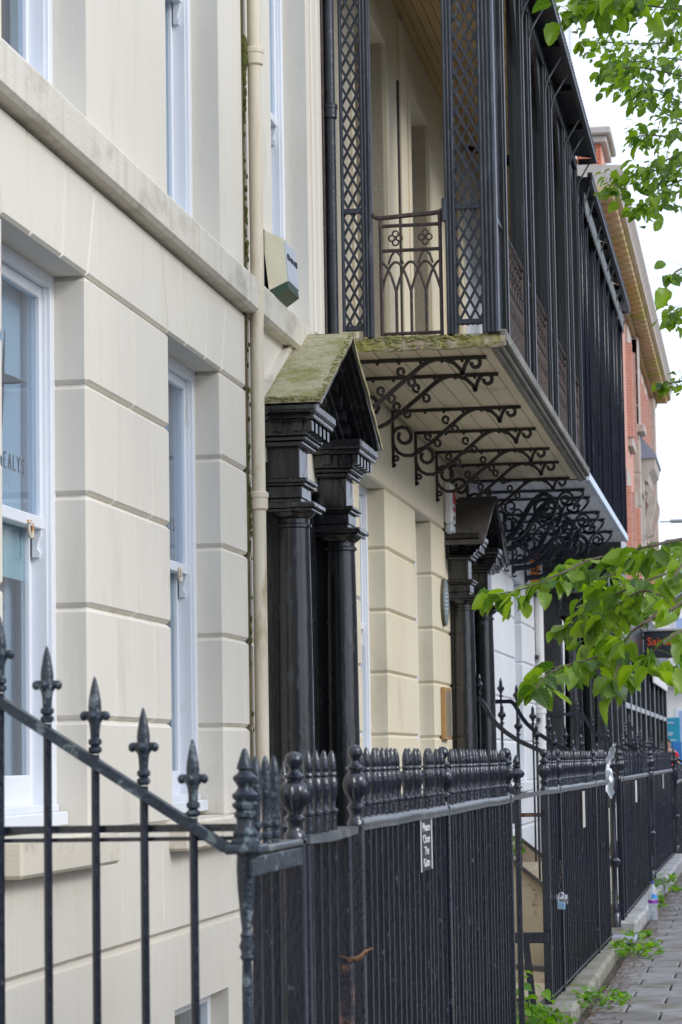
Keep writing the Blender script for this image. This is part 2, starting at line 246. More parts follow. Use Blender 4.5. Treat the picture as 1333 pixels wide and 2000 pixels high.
# ------------------------------------------------------------------ mesh helpers
class MB:
    def __init__(s): s.v = []; s.f = []; s.sm = []
    def add(s, vs, fs, smooth=False):
        o = len(s.v); s.v += [tuple(v) for v in vs]
        for f in fs: s.f.append(tuple(i + o for i in f)); s.sm.append(smooth)
        return s
    def box(s, x0, x1, y0, y1, z0, z1):
        return s.add([(x0, y0, z0), (x1, y0, z0), (x1, y1, z0), (x0, y1, z0), (x0, y0, z1), (x1, y0, z1), (x1, y1, z1), (x0, y1, z1)],
                     [(0, 3, 2, 1), (4, 5, 6, 7), (0, 1, 5, 4), (1, 2, 6, 5), (2, 3, 7, 6), (3, 0, 4, 7)])
    def cbox(s, x0, x1, y0, y1, z0, z1, c=.01):   # box with all edges chamfered
        bm = bmesh.new(); bmesh.ops.create_cube(bm, size=1)
        for v in bm.verts:
            v.co = ((x0 if v.co.x < 0 else x1), (y0 if v.co.y < 0 else y1), (z0 if v.co.z < 0 else z1))
        bmesh.ops.bevel(bm, geom=bm.edges[:], offset=c, segments=1, affect='EDGES', profile=.5)
        bm.verts.index_update(); s.add([v.co[:] for v in bm.verts], [[v.index for v in f.verts] for f in bm.faces]); bm.free(); return s
    def prism(s, poly, axis, a, b):   # poly: 2D points in the plane of the two other axes (cyclic order x,y,z)
        n = len(poly)
        def P(p, t): return {'x': (t, p[0], p[1]), 'y': (p[0], t, p[1]), 'z': (p[0], p[1], t)}[axis]
        area = sum(poly[i][0] * poly[(i + 1) % n][1] - poly[(i + 1) % n][0] * poly[i][1] for i in range(n))
        if (area < 0) != (axis == 'y'): poly = poly[::-1]
        if a > b: a, b = b, a
        vs = [P(p, a) for p in poly] + [P(p, b) for p in poly]
        fs = [tuple(range(n))[::-1], tuple(range(n, 2 * n))] + [(i, (i + 1) % n, n + (i + 1) % n, n + i) for i in range(n)]
        return s.add(vs, fs)
    def tube(s, pts, r, n=8, smooth=True, caps=True, flat=None, up=None):   # flat=(w,d): rectangular section
        pts = [Vector(p) for p in pts]; k = len(pts); vs = []; fs = []
        nrm = None
        for i, p in enumerate(pts):
            t = (pts[min(i + 1, k - 1)] - pts[max(i - 1, 0)])
            t = t.normalized() if t.length > 1e-9 else Vector((0, 0, 1))
            if up is not None: a = Vector(up); a = (a - t * a.dot(t)); a = a.normalized() if a.length > 1e-6 else t.orthogonal().normalized()
            elif nrm is None: a = t.orthogonal().normalized()
            else:
                a = nrm - t * nrm.dot(t); a = a.normalized() if a.length > 1e-6 else t.orthogonal().normalized()
            nrm = a; b = t.cross(a)
            rr = r[i] if isinstance(r, (list, tuple)) else r
            if flat:
                w, d = flat; f = rr if rr else 1
                for q in ((-1, -1), (1, -1), (1, 1), (-1, 1)): vs.append(p + a * q[0] * w / 2 * f + b * q[1] * d / 2 * f)
            else:
                for j in range(n):
                    an = 2 * math.pi * j / n; vs.append(p + (a * math.cos(an) + b * math.sin(an)) * rr)
        n = 4 if flat else n
        for i in range(k - 1):
            for j in range(n): fs.append((i * n + j, i * n + (j + 1) % n, (i + 1) * n + (j + 1) % n, (i + 1) * n + j))
        s.add(vs, fs, smooth and not flat)
        if caps: s.add([vs[j] for j in range(n)], [tuple(range(n))[::-1]]); s.add([vs[(k - 1) * n + j] for j in range(n)], [tuple(range(n))])
        return s
    def lathe(s, prof, n=16, c=(0, 0, 0), flute=None, smooth=True):   # prof: (r, z); flute=(count, depth, zlo, zhi)
        vs = []; fs = []; k = len(prof)
        for r, z in prof:
            for j in range(n):
                a = 2 * math.pi * j / n; q = r
                if flute and flute[2] <= z <= flute[3]: q = r * (1 - flute[1] * (.5 + .5 * math.cos(a * flute[0])))
                vs.append((c[0] + q * math.cos(a), c[1] + q * math.sin(a), c[2] + z))
        for i in range(k - 1):
            for j in range(n): fs.append((i * n + j, i * n + (j + 1) % n, (i + 1) * n + (j + 1) % n, (i + 1) * n + j))
        fs.append(tuple(range(n))[::-1]); fs.append(tuple((k - 1) * n + j for j in range(n)))
        return s.add(vs, fs, smooth)
    def ball(s, c, r, n=8, sq=(1, 1, 1)):
        prof = [(max(1e-4, math.sin(math.pi * i / n)), -math.cos(math.pi * i / n)) for i in range(n + 1)]
        o = len(s.v); s.lathe(prof, n + 2)
        for i in range(o, len(s.v)): v = s.v[i]; s.v[i] = (c[0] + v[0] * r * sq[0], c[1] + v[1] * r * sq[1], c[2] + v[2] * r * sq[2])
        return s
    def mesh(s, name, m):
        me = bpy.data.meshes.new(name); me.from_pydata(s.v, [], s.f)
        if any(s.sm):
            me.polygons.foreach_set('use_smooth', s.sm); me.set_sharp_from_angle(angle=R(38))
        me.materials.append(m); return me
ORG = {}
def org(o): return ORG.get(o.name, Vector((0, 0, 0)))
def link(name, data, parent=None, loc=None):
    o = bpy.data.objects.new(name, data); COL.objects.link(o)
    loc = Vector(loc) if loc is not None else (org(parent) if parent else Vector((0, 0, 0)))
    if parent: o.parent = parent
    o.location = loc - (org(parent) if parent else Vector((0, 0, 0))); ORG[o.name] = loc
    return o
def obj(name, mb, m, parent=None):            # mb in world coordinates
    base = org(parent) if parent else Vector((0, 0, 0))
    if parent: mb.v = [(v[0] - base.x, v[1] - base.y, v[2] - base.z) for v in mb.v]
    return link(name, mb.mesh(name, m), parent)
def tag(o, label=None, cat=None, group=None, kind=None):
    if label: o['label'] = label
    if cat: o['category'] = cat
    if group: o['group'] = group
    if kind: o['kind'] = kind
    return o
def thing(name, loc, label, cat, group=None):
    o = link(name, None, None, loc); return tag(o, label, cat, group)
def text(name, body, size, loc, rot, m, parent, ext=.0015, align='LEFT', sx=1.0):
    cu = bpy.data.curves.new(name, 'FONT'); cu.body = body; cu.size = size; cu.extrude = ext; cu.align_x = align; cu.resolution_u = 3
    cu.materials.append(m); tmp = bpy.data.objects.new(name, cu); COL.objects.link(tmp); bpy.context.view_layer.update()
    me = bpy.data.meshes.new_from_object(tmp.evaluated_get(bpy.context.evaluated_depsgraph_get())); bpy.data.objects.remove(tmp)
    me.materials.clear(); me.materials.append(m)
    o = link(name, me, parent, loc); o.rotation_euler = rot; o.scale = (sx, 1, 1); return o
def spiral(cx, cz, r0, r1, a0, a1, n=14):
    return [(cx + (r0 + (r1 - r0) * i / n) * math.cos(R(a0 + (a1 - a0) * i / n)), cz + (r0 + (r1 - r0) * i / n) * math.sin(R(a0 + (a1 - a0) * i / n))) for i in range(n + 1)]
def smooth2(pts, it=2):
    for _ in range(it):
        o = [pts[0]]
        for a, b in zip(pts, pts[1:]):
            o += [tuple(.75 * p + .25 * q for p, q in zip(a, b)), tuple(.25 * p + .75 * q for p, q in zip(a, b))]
        o.append(pts[-1]); pts = o
    return pts

# ------------------------------------------------------------------ ground, road, pavement
def structure(name, mb, m, kind='structure'): return tag(obj(name, mb, m), kind=kind)
structure('ground', MB().box(-300, 500, -250, 900, -2.75, -2.45), M['soil'])
structure('road', MB().box(5.2, 60, -60, 400, -2.44, -.13).box(-150, 5.195, 84, 108, -2.44, -.13), M['asphalt'])
pave = structure('pavement', MB().box(1.50, 4.95, -10, 83.9, -2.44, -.035), M['joint'])
k = MB()
for i in range(60): k.cbox(4.955, 5.195, -10 + i * 1.55, -10 + i * 1.55 + 1.545, -2.4, .0, .012)
obj('kerb', k, M['coping'], pave)['kind'] = 'stuff'
cell = {}
k = MB(); nsl = 0
for row in range(-2, 170):
    y0 = 13.0 + row * .452
    for ci in range(9):
        x0 = 1.80 + ci * .405 + (.2 if row % 2 else 0)
        if x0 > 4.5: continue
        w = .398; x1 = min(x0 + w, 4.94); z = rnd.uniform(-.004, .004); tl = rnd.uniform(-.002, .002)
        q = MB().cbox(x0 + .006, x1, y0 + .006, y0 + .443, -.045 + z, 0 + z, .008)
        if row % 2 and ci == 0: q.cbox(1.80, x0 - .004, y0 + .003, y0 + .446, -.045 + z, z - .002, .006)
        if y0 < 36 and x0 < 1.8 + .08 * (y0 - 10) and x0 < 3.6 and nsl < 290:
            obj('paving_slab', q, M['paver'], pave); nsl += 1
        else: k.add(q.v, q.f)
obj('paving_field', k, M['paver'], pave)['kind'] = 'stuff'
structure('leaf_litter', (lambda q: [q.add([(x := 1.78 + abs(rnd.gauss(0, .10)), y := rnd.uniform(14, 34), .004), (x + rnd.uniform(.01, .035), y + rnd.uniform(-.02, .02), .008), (x + rnd.uniform(.0, .02), y + rnd.uniform(.02, .05), .006)], [(0, 1, 2)]) for _ in range(2600)] and q)(MB()), M['litter'], 'stuff')

# coping under the railings
def coping(y0, y1, x0, x1, z, m, label, n):
    t = thing('railing_plinth', (x0, y0, 0), label, 'stone plinth')
    dy = (y1 - y0) / n
    for i in range(n):
        obj('coping_stone', MB().cbox(x0, x1 + rnd.uniform(-.006, .006), y0 + i * dy + .003, y0 + (i + 1) * dy - .003, -2.44, z + rnd.uniform(-.004, .004), .022), m, t)
coping(2.0, 13.1, 1.505, 1.72, .06, M['coping'], 'mossy stone plinth under the nearest long black railing', 9)
coping(14.85, 20.6, 1.505, 1.74, .06, M['coping'], 'mossy stone kerb below the padlocked railing, edged with weeds', 6)
coping(21.9, 27.9, 1.505, 1.77, .10, M['coping_w'], 'pale grey stone plinth behind the water bottle', 5)
coping(28.3, 35.0, 1.505, 1.80, .16, M['coping_w'], 'pale raised stone plinth under the farthest railings', 5)

# ------------------------------------------------------------------ houses
ZC = [1.16, 1.64, 2.12, 2.60, 3.08, 3.55]
CH = .017
def block_poly(poly, x0, x1, c):
    n = len(poly); cyx = sum(p[0] for p in poly) / n; cyz = sum(p[1] for p in poly) / n
    area = sum(poly[i][0] * poly[(i + 1) % n][1] - poly[(i + 1) % n][0] * poly[i][1] for i in range(n))
    if area < 0: poly = poly[::-1]
    ins = []
    for i in range(n):
        p0, p1, p2 = Vector(poly[i - 1]), Vector(poly[i]), Vector(poly[(i + 1) % n])
        d1 = (p1 - p0).normalized(); d2 = (p2 - p1).normalized()
        n1 = Vector((-d1.y, d1.x)); n2 = Vector((-d2.y, d2.x)); bis = (n1 + n2).normalized()
        ins.append(p1 + bis * c / max(.3, bis.dot(n1)))
    vs = [(x0, p[0], p[1]) for p in poly] + [(x1 - c, p[0], p[1]) for p in poly] + [(x1, p[0], p[1]) for p in ins]
    fs = [tuple(range(n))[::-1], tuple(range(2 * n, 3 * n))]
    for a in (0, n):
        for i in range(n): fs.append((a + i, a + (i + 1) % n, a + n + (i + 1) % n, a + n + i))
    return MB().add(vs, fs)
g_ = .004
def rustic(h, m, piers, wins, ya, yb, base_joints, voussoir=True, top=3.975):
    for (y0, y1, j1, j2) in piers:
        obj('wall_core', MB().box(-.34, -.022, y0 + .02, y1 - .02, 1.0, 3.56), m, h)
        for i in range(5):
            js = [y0] + list(j1 if i % 2 == 0 else j2) + [y1]
            for a, b in zip(js, js[1:]):
                obj('stucco_block', MB().cbox(-.30, 0, a + (0 if a == y0 else g_ / 2), b - (0 if b == y1 else g_ / 2), ZC[i] + g_, ZC[i + 1] - g_, CH), m, h)
    js = [ya] + base_joints + [yb]
    for a, b in zip(js, js[1:]):
        obj('stucco_block', MB().cbox(-.30, 0, a + .002, b - .002, .645, 1.156, CH), m, h)
    obj('wall_core', MB().box(-.34, -.022, ya + .01, yb - .01, .5, 1.10), m, h)
    # lintel course with fanned voussoirs
    obj('wall_core', MB().box(-.34, -.022, ya + .01, yb - .01, 3.60, top + .2), m, h)
    lines = [(ya, ya)]
    for (a, b) in wins:
        c = (a + b) / 2; w = (b - a) / 2
        for f, tp in ((-1.0, -1.22), (-.36, -.46), (.36, .46), (1.0, 1.22)): lines.append((c + f * w, c + tp * w))
    lines.append((yb, yb))
    for (a, at), (b, bt) in zip(lines, lines[1:]):
        if b - a < .02: continue
        obj('voussoir' if b - a < .8 else 'stucco_block', block_poly([(a + .002, 3.552), (b - .002, 3.552), (bt - .002, top), (at + .002, top)], -.30, 0, CH * .8), m, h)

def sash_window(h, y0, y1, z0, z1, zm, X=-.15, lit='blind', brackets=True, cut=None):
    W_ = .055
    f = MB()
    f.cbox(X - .14, X, y0 - .02, y0 + W_, z0, z1 + .02, .004).cbox(X - .14, X, y1 - W_, y1 + .02, z0, z1 + .02, .004).cbox(X - .14, X - .001, y0 + W_, y1 - W_, z1 - W_, z1 + .02, .004)
    f.box(X - .10, X - .02, y0 + W_, y0 + W_ + .018, z0, z1 - W_).box(X - .10, X - .02, y1 - W_ - .018, y1 - W_, z0, z1 - W_)
    w = obj('window', f, M['timber'], h)
    obj('window_sill', MB().cbox(X - .16, X + .05, y0 + .003, y1 - .003, z0 - .005, z0 + .055, .006).cbox(X - .16, X + .012, y0 + .01, y1 - .01, z0 + .055, z0 + .085, .004), M['timber'], w)
    a, b = y0 + W_ + .006, y1 - W_ - .006
    xs = X - .035; SW = .042                      # upper sash in front
    up = MB().cbox(xs - .04, xs, a, a + SW, zm - .05, z1 - W_, .004).cbox(xs - .04, xs, b - SW, b, zm - .05, z1 - W_, .004)
    up.cbox(xs - .04, xs - .001, a + SW, b - SW, z1 - W_ - .05, z1 - W_, .004).cbox(xs - .045, xs + .006, a + .002, b - .002, zm - .052, zm, .004)
    obj('upper_sash', up, M['timber'], w)
    for yy, sg in ((a, 1), (b - SW, 1)):
        hp = [(zm - .052, xs), (zm - .052, xs - .04), (zm - .17, xs - .04), (zm - .17, xs - .012), (zm - .15, xs - .006), (zm - .13, xs - .02), (zm - .10, xs - .012), (zm - .075, xs - .004)]
        obj('sash_horn', MB().prism([(x, z) for z, x in hp], 'y', yy + .002, yy + SW - .002), M['timber'], w)
    xl = X - .085
    lo = MB().cbox(xl - .04, xl, a, a + SW, z0 + .06, zm - .003, .004).cbox(xl - .04, xl, b - SW, b, z0 + .06, zm - .003, .004).cbox(xl - .04, xl - .001, a + SW, b - SW, z0 + .06, z0 + .21, .004).cbox(xl - .04, xl - .001, a + SW, b - SW, zm - .045, zm - .003, .004)
    obj('lower_sash', lo, M['timber'], w)
    obj('glass_pane', MB().box(xs - .022, xs - .018, a + SW - .004, b - SW + .004, zm - .01, z1 - W_ - .04), M['glass'], w)
    obj('glass_pane', MB().box(xl - .022, xl - .018, a + SW - .004, b - SW + .004, z0 + .2, zm - .04), M['glass'], w)
    obj('blind', MB().box(X - .135, X - .128, y0 + .03, y1 - .03, zm - .02, z1 - .02), M['room'], w)
    if lit == 'office':
        obj('frosted_band', MB().box(xl - .032, xl - .028, a + SW, b - SW, zm - .27, zm - .045), M['frost'], w)
        obj('net_curtain', MB().box(X - .20, X - .19, y0, y1 - .17, z0 - .0, zm - .12), M['net'], w)
        q = MB(); n = 26
        for i in range(n): q.box(X - .19, X - .186, y0, y1 - .17, z0 + .2 + i * .045, z0 + .203 + i * .045)
        for i in range(24): q.box(X - .186, X - .183, y0 + .05 + i * .045, y0 + .053 + i * .045, z0, zm - .15)
        obj('net_threads', q, M['netline'], w)['kind'] = 'stuff'
        q = MB()
        for i in range(5): q.tube([(X - .19, y1 - .16 + i * .035, z0), (X - .19, y1 - .155 + i * .035, zm - .1)], .018, 8)
        obj('drape', q, M['drape'], w)
        for fy in (.30, .72):
            yy = a + (b - a) * fy + .08
            obj('sash_lift', MB().tube([(xs + .004, yy, zm - .045), (xs + .006, yy - .002, zm - .075), (xs + .008, yy + .015, zm - .10), (xs + .008, yy + .04, zm - .10), (xs + .006, yy + .055, zm - .075), (xs + .004, yy + .055, zm - .04)], .008, 6).box(xs, xs + .014, yy - .03, yy + .02, zm - .045, zm - .030), M['sash_rust'], w)
    else:
        obj('inner_blind', MB().box(X - .345, X - .335, y0 - .02, y1 + .02, z0, zm - .18), M['room'], w)
    # dark reveal box behind so that nothing leaks
    return w


def strokes(w, lines, m, X, t=.004, name='glass_lettering'):
    q = MB()
    for ln in lines: q.tube([(X, p[0], p[1]) for p in ln], t, 4)
    obj(name, q, m, w)
def healys(w, y0, z0, hgt):
    X = -.2095
    G = {'H': [[(0, 0), (0, 1)], [(.6, 0), (.6, 1)], [(0, .5), (.6, .5)]], 'E': [[(0, 0), (0, 1)], [(0, 1), (.5, 1), (.5, .9)], [(0, .52), (.38, .52)], [(0, 0), (.52, 0), (.52, .12)]],
         'A': [[(0, 0), (.36, 1), (.7, 0)], [(.12, .36), (.57, .36)]], 'L': [[(0, 1), (0, 0), (.5, 0), (.5, .12)]], 'Y': [[(0, 1), (.33, .5), (.33, 0)], [(.66, 1), (.33, .5)]],
         'S': [[(.48, .82), (.4, .97), (.2, 1), (.03, .88), (.06, .66), (.3, .5), (.5, .34), (.5, .12), (.32, 0), (.1, .02), (0, .18)]]}
    SF = {'H': [(0, 0), (0, 1), (.6, 0), (.6, 1)], 'E': [(0, 0), (0, 1)], 'A': [(0, 0), (.7, 0)], 'L': [(0, 0), (0, 1)], 'Y': [(.33, 0), (0, 1), (.66, 1)], 'S': []}
    y = y0; sy = hgt * .86; bold = []; thin = []
    for ch in 'HEALYS':
        for ln in G[ch]: bold.append([(y + p[0] * sy, z0 + p[1] * hgt) for p in ln])
        for p in SF[ch]: thin.append([(y + (p[0] - .11) * sy, z0 + p[1] * hgt), (y + (p[0] + .11) * sy, z0 + p[1] * hgt)])
        y += (max(p[0] for ln in G[ch] for p in ln) + .62) * sy
    strokes(w, bold, M['logo'], X, .0030); strokes(w, thin, M['logo'], X, .0016, 'letter_serifs')
def star(w, y, z):   # long four-pointed etched star
    def spindle(p, q, wd):
        p, q = Vector(p), Vector(q); d = (q - p); nn = Vector((-d.y, d.x)).normalized()
        pts = [p + d * t + nn * wd * math.sin(math.pi * t) ** .8 * .5 for t in [i / 10 for i in range(11)]] + [p + d * t - nn * wd * math.sin(math.pi * t) ** .8 * .5 for t in [i / 10 for i in range(9, 0, -1)]]
        return [tuple(v) for v in pts]
    q = MB().prism(spindle((y - .05, z - .40), (y + .045, z + .20), .045), 'x', -.2095, -.2075)
    q.prism(spindle((y - .30, z - .035), (y + .33, z + .022), .045), 'x', -.2120, -.2098)
    obj('glass_star_print', q, M['logo'], w)

def upper_wall(h, m, wins, ya, yb, z0, z1, zh, name='upper_wall'):
    q = MB(); edges = [ya] + [v for w in wins for v in w] + [yb]
    for a, b in zip(edges[0::2], edges[1::2]): q.box(-.34, 0, a, b, z0, zh)
    q.box(-.34, -.0, ya, yb, zh, z1)
    return obj(name, q, m, h)

# ---- nearest house
HA = thing('town_house', (0, 8.0, 0), 'cream stucco house nearest the camera with two rusticated ground floor windows', 'house', 'stucco houses in the terrace')
A_W = [(9.60, 10.90), (12.48, 13.78), (15.36, 16.66)]
rustic(HA, M['stucco'], [(7.6, 9.60, [8.4], [8.0, 9.0]), (10.90, 12.48, [11.75], [11.36, 12.10]), (13.78, 15.02, [], [14.32])], A_W[:2], 7.6, 15.02,
       [8.6, 9.6, 10.6, 11.45, 12.25, 13.1, 14.2])
obj('plinth_wall', MB().box(-.34, -.004, 7.6, 12.48, -2.45, .615).box(-.34, -.004, 13.78, 17.2, -2.45, .615).box(-.34, -.0045, 12.48, 13.78, .27, .615).box(-.34, -.0045, 12.48, 13.78, -2.45, -1.3), M['stucco'], HA)
obj('groove_band', MB().box(-.34, -.024, 7.6, 17.2, .60, .66), M['stucco'], HA)
obj('door_bay_wall', MB().box(-.34, -.002, 15.02, 17.30, 3.2, 4.2).box(-.34, -.06, 15.02, 15.28, .6, 3.2).box(-.34, -.06, 16.98, 17.30, .6, 3.2), M['stucco'], HA)
for y0, y1 in A_W[:2]:
    w = sash_window(HA, y0, y1, 1.2, 3.55, 2.50, lit='office')
    healys(w, y0 + .66, 2.665, .064); star(w, y0 + .70, 3.035)
    obj('stone_sill', MB().cbox(-.34, .10, y0 - .10, y1 + .10, 1.03, 1.175, .014), M['sill'], HA)
    obj('reveal_panel', MB().box(-.345, -.29, y0 - .02, y1 + .02, .9, 1.21), M['stucco'], HA)
bw = obj('basement_window', MB().cbox(-.16, -.10, 12.48, 12.55, -1.3, .27, .004).cbox(-.16, -.10, 13.71, 13.78, -1.3, .27, .004).cbox(-.16, -.101, 12.55, 13.71, .20, .27, .004).cbox(-.16, -.101, 12.55, 13.71, -.5, -.44, .004), M['timber'], HA)
obj('glass_pane', MB().box(-.14, -.136, 12.54, 13.72, -1.3, .22), M['glass'], bw); obj('blind', MB().box(-.33, -.32, 12.48, 13.78, -1.3, .27), M['room'], bw)
sp = [(-.1, 3.975), (.055, 3.985), (.075, 4.005), (.075, 4.165), (.06, 4.185), (.0, 4.235), (-.1, 4.235)]
obj('string_course', MB().prism(sp, 'y', 7.6, 16.52), M['string'], HA)
upper_wall(HA, M['stucco'], A_W, 7.6, 17.30, 4.2, 7.8, 6.9)
upper_wall(HA, M['stucco'], [], 7.6, 17.30, 7.8, 11.0, 10.5, 'parapet_wall')
obj('window_surround', MB().cbox(-.1, .022, 16.80, 16.98, 4.236, 10.9, .01).cbox(-.1, .014, 17.06, 17.2, 4.236, 10.9, .01), M['stucco'], HA)
for y0, y1 in A_W: sash_window(HA, y0, y1, 4.225, 6.9, 5.62)
obj('inner_wall', MB().box(-.55, -.50, 7.6, 17.3, -2.4, 11), M['darkroom'], HA)

# ---- second house (under the first veranda)
HB = thing('town_house', (0, 17.3, 0), 'yellow cream stucco house behind the brown scrolled brackets', 'house', 'stucco houses in the terrace')
B_W = [(18.72, 20.13), (21.88, 23.07)]
rustic(HB, M['stucco_b'], [(17.30, 18.72, [], []), (20.13, 21.88, [], []), (23.07, 24.45, [], [])], [], 17.30, 24.45, [18.2, 19.4, 20.6, 21.9, 23.1], top=4.18)
obj('plinth_wall', MB().box(-.34, -.004, 17.3, 26.3, -2.45, .615), M['stucco_b'], HB)
obj('door_bay_wall', MB().box(-.34, -.002, 24.45, 26.3, 3.2, 4.25).box(-.34, -.06, 24.45, 24.55, .6, 3.2).box(-.34, -.06, 26.2, 26.3, .6, 3.2), M['stucco_b'], HB)
for y0, y1 in B_W:
    sash_window(HB, y0, y1, 1.2, 3.55, 2.50)
    obj('stone_sill', MB().cbox(-.34, .09, y0 - .08, y1 + .08, 1.05, 1.175, .014), M['sill'], HB)
# upper floor behind the veranda: tall openings with rough rendered reveals
B_U = [(18.72, 20.38), (21.95, 23.18), (24.55, 25.75)]
upper_wall(HB, M['stucco_b'], B_U, 17.3, 26.3, 4.25, 11.0, 7.15)
for a, b in B_U:
    obj('rough_reveal', MB().box(-.32, -.012, b - .006, b + .002, 4.29, 7.15), M['stucco_rough'], HB)
    obj('rough_reveal', MB().box(-.32, -.012, a - .002, a + .006, 4.29, 7.15), M['stucco_rough'], HB)
    obj('opening_surround', MB().cbox(-.05, .022, a - .16, a - .02, 4.30, 7.15, .004).cbox(-.05, .022, b + .02, b + .16, 4.30, 7.15, .004).cbox(-.05, .0215, a - .16, b + .16, 7.151, 7.30, .004), M['stucco_b'], HB)
    f = obj('french_window', MB().box(-.31, -.25, a, a + .08, 4.29, 7.15).box(-.31, -.25, b - .08, b, 4.29, 7.15).box(-.31, -.251, a + .08, b - .08, 7.05, 7.15).box(-.31, -.252, (a + b) / 2 - .05, (a + b) / 2 + .05, 4.29, 7.05).box(-.31, -.253, a + .08, b - .08, 4.29, 4.75), M['gloss'] if a > 24 else M['timber'], HB)
    obj('glass_pane', MB().box(-.29, -.285, a, b, 4.7, 7.1), M['glass'], f); obj('blind', MB().box(-.40, -.39, a - .1, b + .1, 4.2, 7.2), M['room'] if a < 24 else M['darkroom'], f)
obj('wall_strip', MB().cbox(-.05, .03, 21.25, 21.60, 4.30, 7.6, .006), M['stucco_b'], HB)
obj('cable', MB().tube([(.012, 21.18, 4.3), (.012, 21.19, 5.6), (.012, 21.18, 7.05)], .011, 6), M['iron_scroll'], HB)
obj('inner_wall', MB().box(-.55, -.50, 17.3, 26.3, -2.4, 11), M['darkroom'], HB)

# ---- third house, white
HC = thing('town_house', (0, 26.3, 0), 'white painted house beyond the small dark porch, tall above the canopies', 'house', 'stucco houses in the terrace')
rustic(HC, M['white'], [(26.3, 27.1, [], []), (28.42, 30.90, [], []), (32.0, 34.4, [], [])], [], 26.3, 34.4, [27.5, 29, 30.5, 32, 33.2], top=4.25)
obj('plinth_wall', MB().box(-.34, -.004, 26.3, 45, -2.45, .615), M['white'], HC)
for y0, y1 in ((27.1, 28.42), (30.9, 32.0)):
    sash_window(HC, y0, y1, 1.2, 3.55, 2.5)
    obj('stone_sill', MB().cbox(-.34, .09, y0 - .08, y1 + .08, 1.05, 1.175, .014), M['white'], HC)
C_W = [(28.5, 29.7), (31.6, 32.8), (35, 36.2), (38.6, 39.8), (42.0, 43.2)]
upper_wall(HC, M['white'], C_W, 26.3, 44, 4.25, 8.2, 6.9); upper_wall(HC, M['white'], C_W, 26.3, 44, 8.2, 15.2, 10.6, 'top_storey_wall')
for a, b in C_W:
    for z0, z1 in ((4.3, 6.9), (8.4, 10.6)):
        f = obj('window', MB().cbox(-.12, -.06, a, a + .07, z0, z1, .004).cbox(-.12, -.06, b - .07, b, z0, z1, .004).cbox(-.12, -.061, a + .07, b - .07, z1 - .07, z1, .004).cbox(-.12, -.061, a + .07, b - .07, (z0 + z1) / 2 - .03, (z0 + z1) / 2 + .03, .004), M['timber'], HC)
        obj('glass_pane', MB().box(-.10, -.095, a, b, z0, z1), M['glass'], f); obj('blind', MB().box(-.33, -.32, a, b, z0, z1), M['room'], f)
for y in (37.4, 40.7, 43.7): obj('pilaster_strip', MB().cbox(-.1, .05, y - .3, y + .3, 7.6, 14.6, .01), M['white'], HC)
obj('cornice', MB().prism([(-.1, 14.6), (.12, 14.6), (.2, 14.75), (.36, 14.85), (.36, 15.05), (-.1, 15.05)], 'y', 26.3, 44), M['white'], HC)
obj('ground_wall', MB().box(-.34, 0, 37.5, 44, .6, 4.25), M['white'], HC)
obj('inner_wall', MB().box(-.55, -.50, 26.3, 44, -2.4, 14.5), M['darkroom'], HC)

